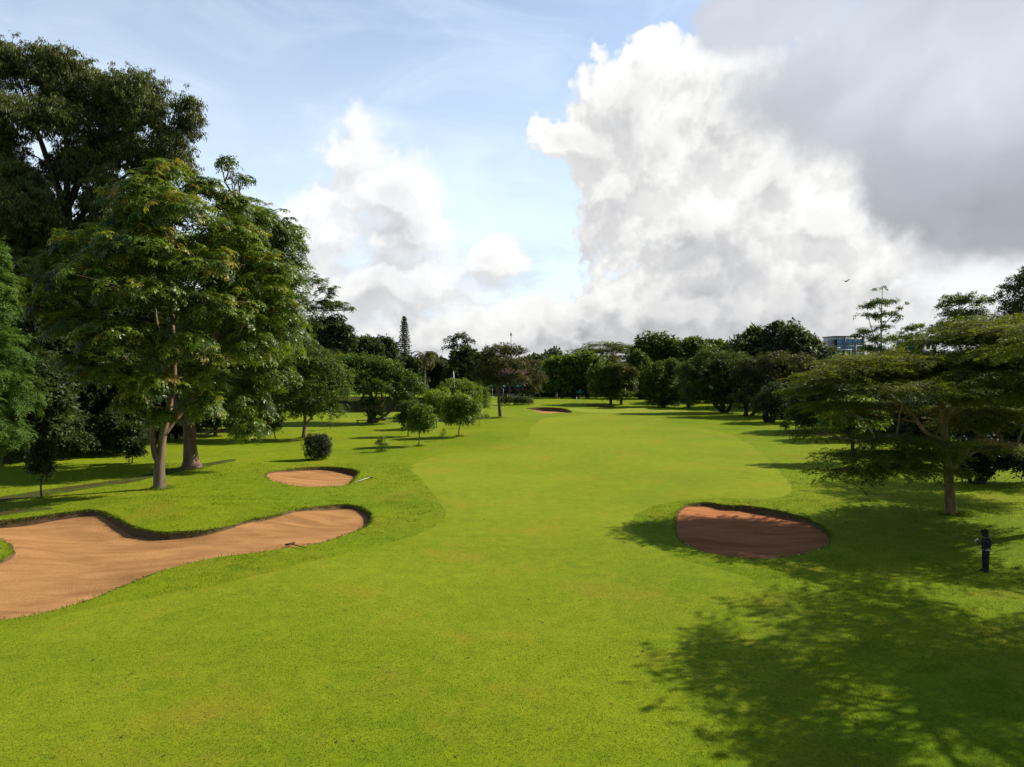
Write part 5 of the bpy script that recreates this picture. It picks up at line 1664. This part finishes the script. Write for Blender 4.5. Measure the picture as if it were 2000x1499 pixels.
for s in (-1, 1):
    chain([(0, s * .09, .86), (.02, s * .10, .50), (-.01, s * .10, .10), (.03, s * .105, .045), (.12, s * .12, .035)], [.085, .06, .04, .04, .03], V, E, Rd, 0)
    a0, a1 = chain([(0, s * .17, 1.38), (.0, s * .22, 1.22), (.03, s * .225, 1.10), (.18, s * .14, 1.17), (.28, s * .06, 1.24)], [.055, .048, .042, .035, .026], V, E, Rd, 3)
    WR[s] = np.array(V[a1])
    pa, pe = chain([(.31, s * .05, 1.255), (.345, s * .042, 1.275)], [(.022, .035), (.018, .034)], V, E, Rd, a1)
    for f in range(4):
        y0 = s * (.015 + .018 * f)
        L_ = (.030, .036, .034, .026)[f]
        chain([(.365, y0, 1.285), (.365 + L_, y0 * .9, 1.31), (.375 + L_, y0 * .6, 1.335), (.365 + L_ * .9, y0 * .4, 1.35)], [.009, .0085, .008, .007], V, E, Rd, pe)
    chain([(.325, s * .015, 1.29), (.345, s * .008, 1.32), (.36, s * .006, 1.345)], [.011, .010, .008], V, E, Rd, pa)
chain([(.165, 0, 1.60), (.178, 0, 1.585)], [.014, .012], V, E, Rd, 6)                        # nose
for s in (-1, 1):
    chain([(.07, s * .085, 1.605)], [(.012, .02)], V, E, Rd, 6)                              # ears
body = skin('body', V, E, Rd, M_SKIN, per)
m_ = MB()
for s in (-1, 1):
    m_.tube(np.array([[.155, s * .032, 1.622], [.168, s * .032, 1.618]]), .012, 6)
m_.build('eyes', M_WHITE, per)
m_ = MB(); m_.box((.158, 0, 1.553), (.02, .05, .012)); m_.build('mouth', plain('lips', (.10, .035, .03), .6), per)
V, E, Rd = [], [], []
chain([(0, 0, 1.00), (0, 0, 1.1), (-.01, 0, 1.22), (-.02, 0, 1.36), (0, 0, 1.44)], [.155, .15, .165, .165, .085], V, E, Rd)
for s in (-1, 1):
    chain([(-.01, s * .18, 1.38), (-.02, s * .245, 1.22), (.02, s * .25, 1.09), (.16, s * .155, 1.165), (.24, s * .09, 1.21)], [.08, .07, .065, .055, .045], V, E, Rd, 3)
chain([(-.09, 0, 1.42), (-.14, 0, 1.40)], [(.11, .06), (.09, .05)], V, E, Rd, 3)              # hood lying on the back
skin('jacket', V, E, Rd, M_JACK, per, 1)
V, E, Rd = [], [], []
chain([(0, 0, .98), (0, 0, .90)], [(.15, .12), (.15, .125)], V, E, Rd)
for s in (-1, 1):
    chain([(0, s * .085, .84), (.02, s * .105, .50), (-.005, s * .108, .07)], [.105, .082, .074], V, E, Rd, 1)
skin('trousers', V, E, Rd, M_TROU, per)
m_ = MB()
th = np.linspace(0, 2 * math.pi, 17)[:-1]
for zz0, zz1 in ((.925, 1.0),):
    r0 = np.stack([.145 * np.cos(th) - .01, .175 * np.sin(th), np.full(16, zz0)], -1)
    r1 = np.stack([.13 * np.cos(th) - .01, .165 * np.sin(th), np.full(16, zz1)], -1)
    i = np.arange(16); j = (i + 1) % 16
    m_.add(np.concatenate([r0, r1]), np.stack([i, j, j + 16, i + 16], -1))
m_.build('shirt_hem', M_HEM, per, True)
for s in (-1, 1):
    V, E, Rd = [], [], []
    chain([(-.06, s * .11, .05), (.05, s * .115, .05), (.16, s * .13, .04)], [(.05, .045), (.052, .045), (.042, .032)], V, E, Rd)
    skin('shoe', V, E, Rd, M_SHOE, per)
V, E, Rd = [], [], []
chain([(.035, 0, 1.56), (.03, 0, 1.63), (.06, 0, 1.70), (.12, 0, 1.70)], [.095, .125, .115, .06], V, E, Rd)
skin('hair', V, E, Rd, M_HAIR, per, 1)
# phone, held in both hands
ph_l = Vector((.385, 0, 1.345))
ph = thing('phone', 'white phone held up in both hands of the person', 'phone', Matrix.Rotation(R(176), 3, 'Z') @ ph_l + Vector(pb), R(176))
m_ = MB(); m_.box((0, 0, 0), (.012, .078, .15)); po = m_.build('case', M_PHONE, ph); po.rotation_euler = (0, R(-50), 0)
m_ = MB(); m_.box((-.008, 0, 0), (.003, .07, .14)); m_.build('screen', plain('phone_glass', (.5, .55, .6), .1), po)
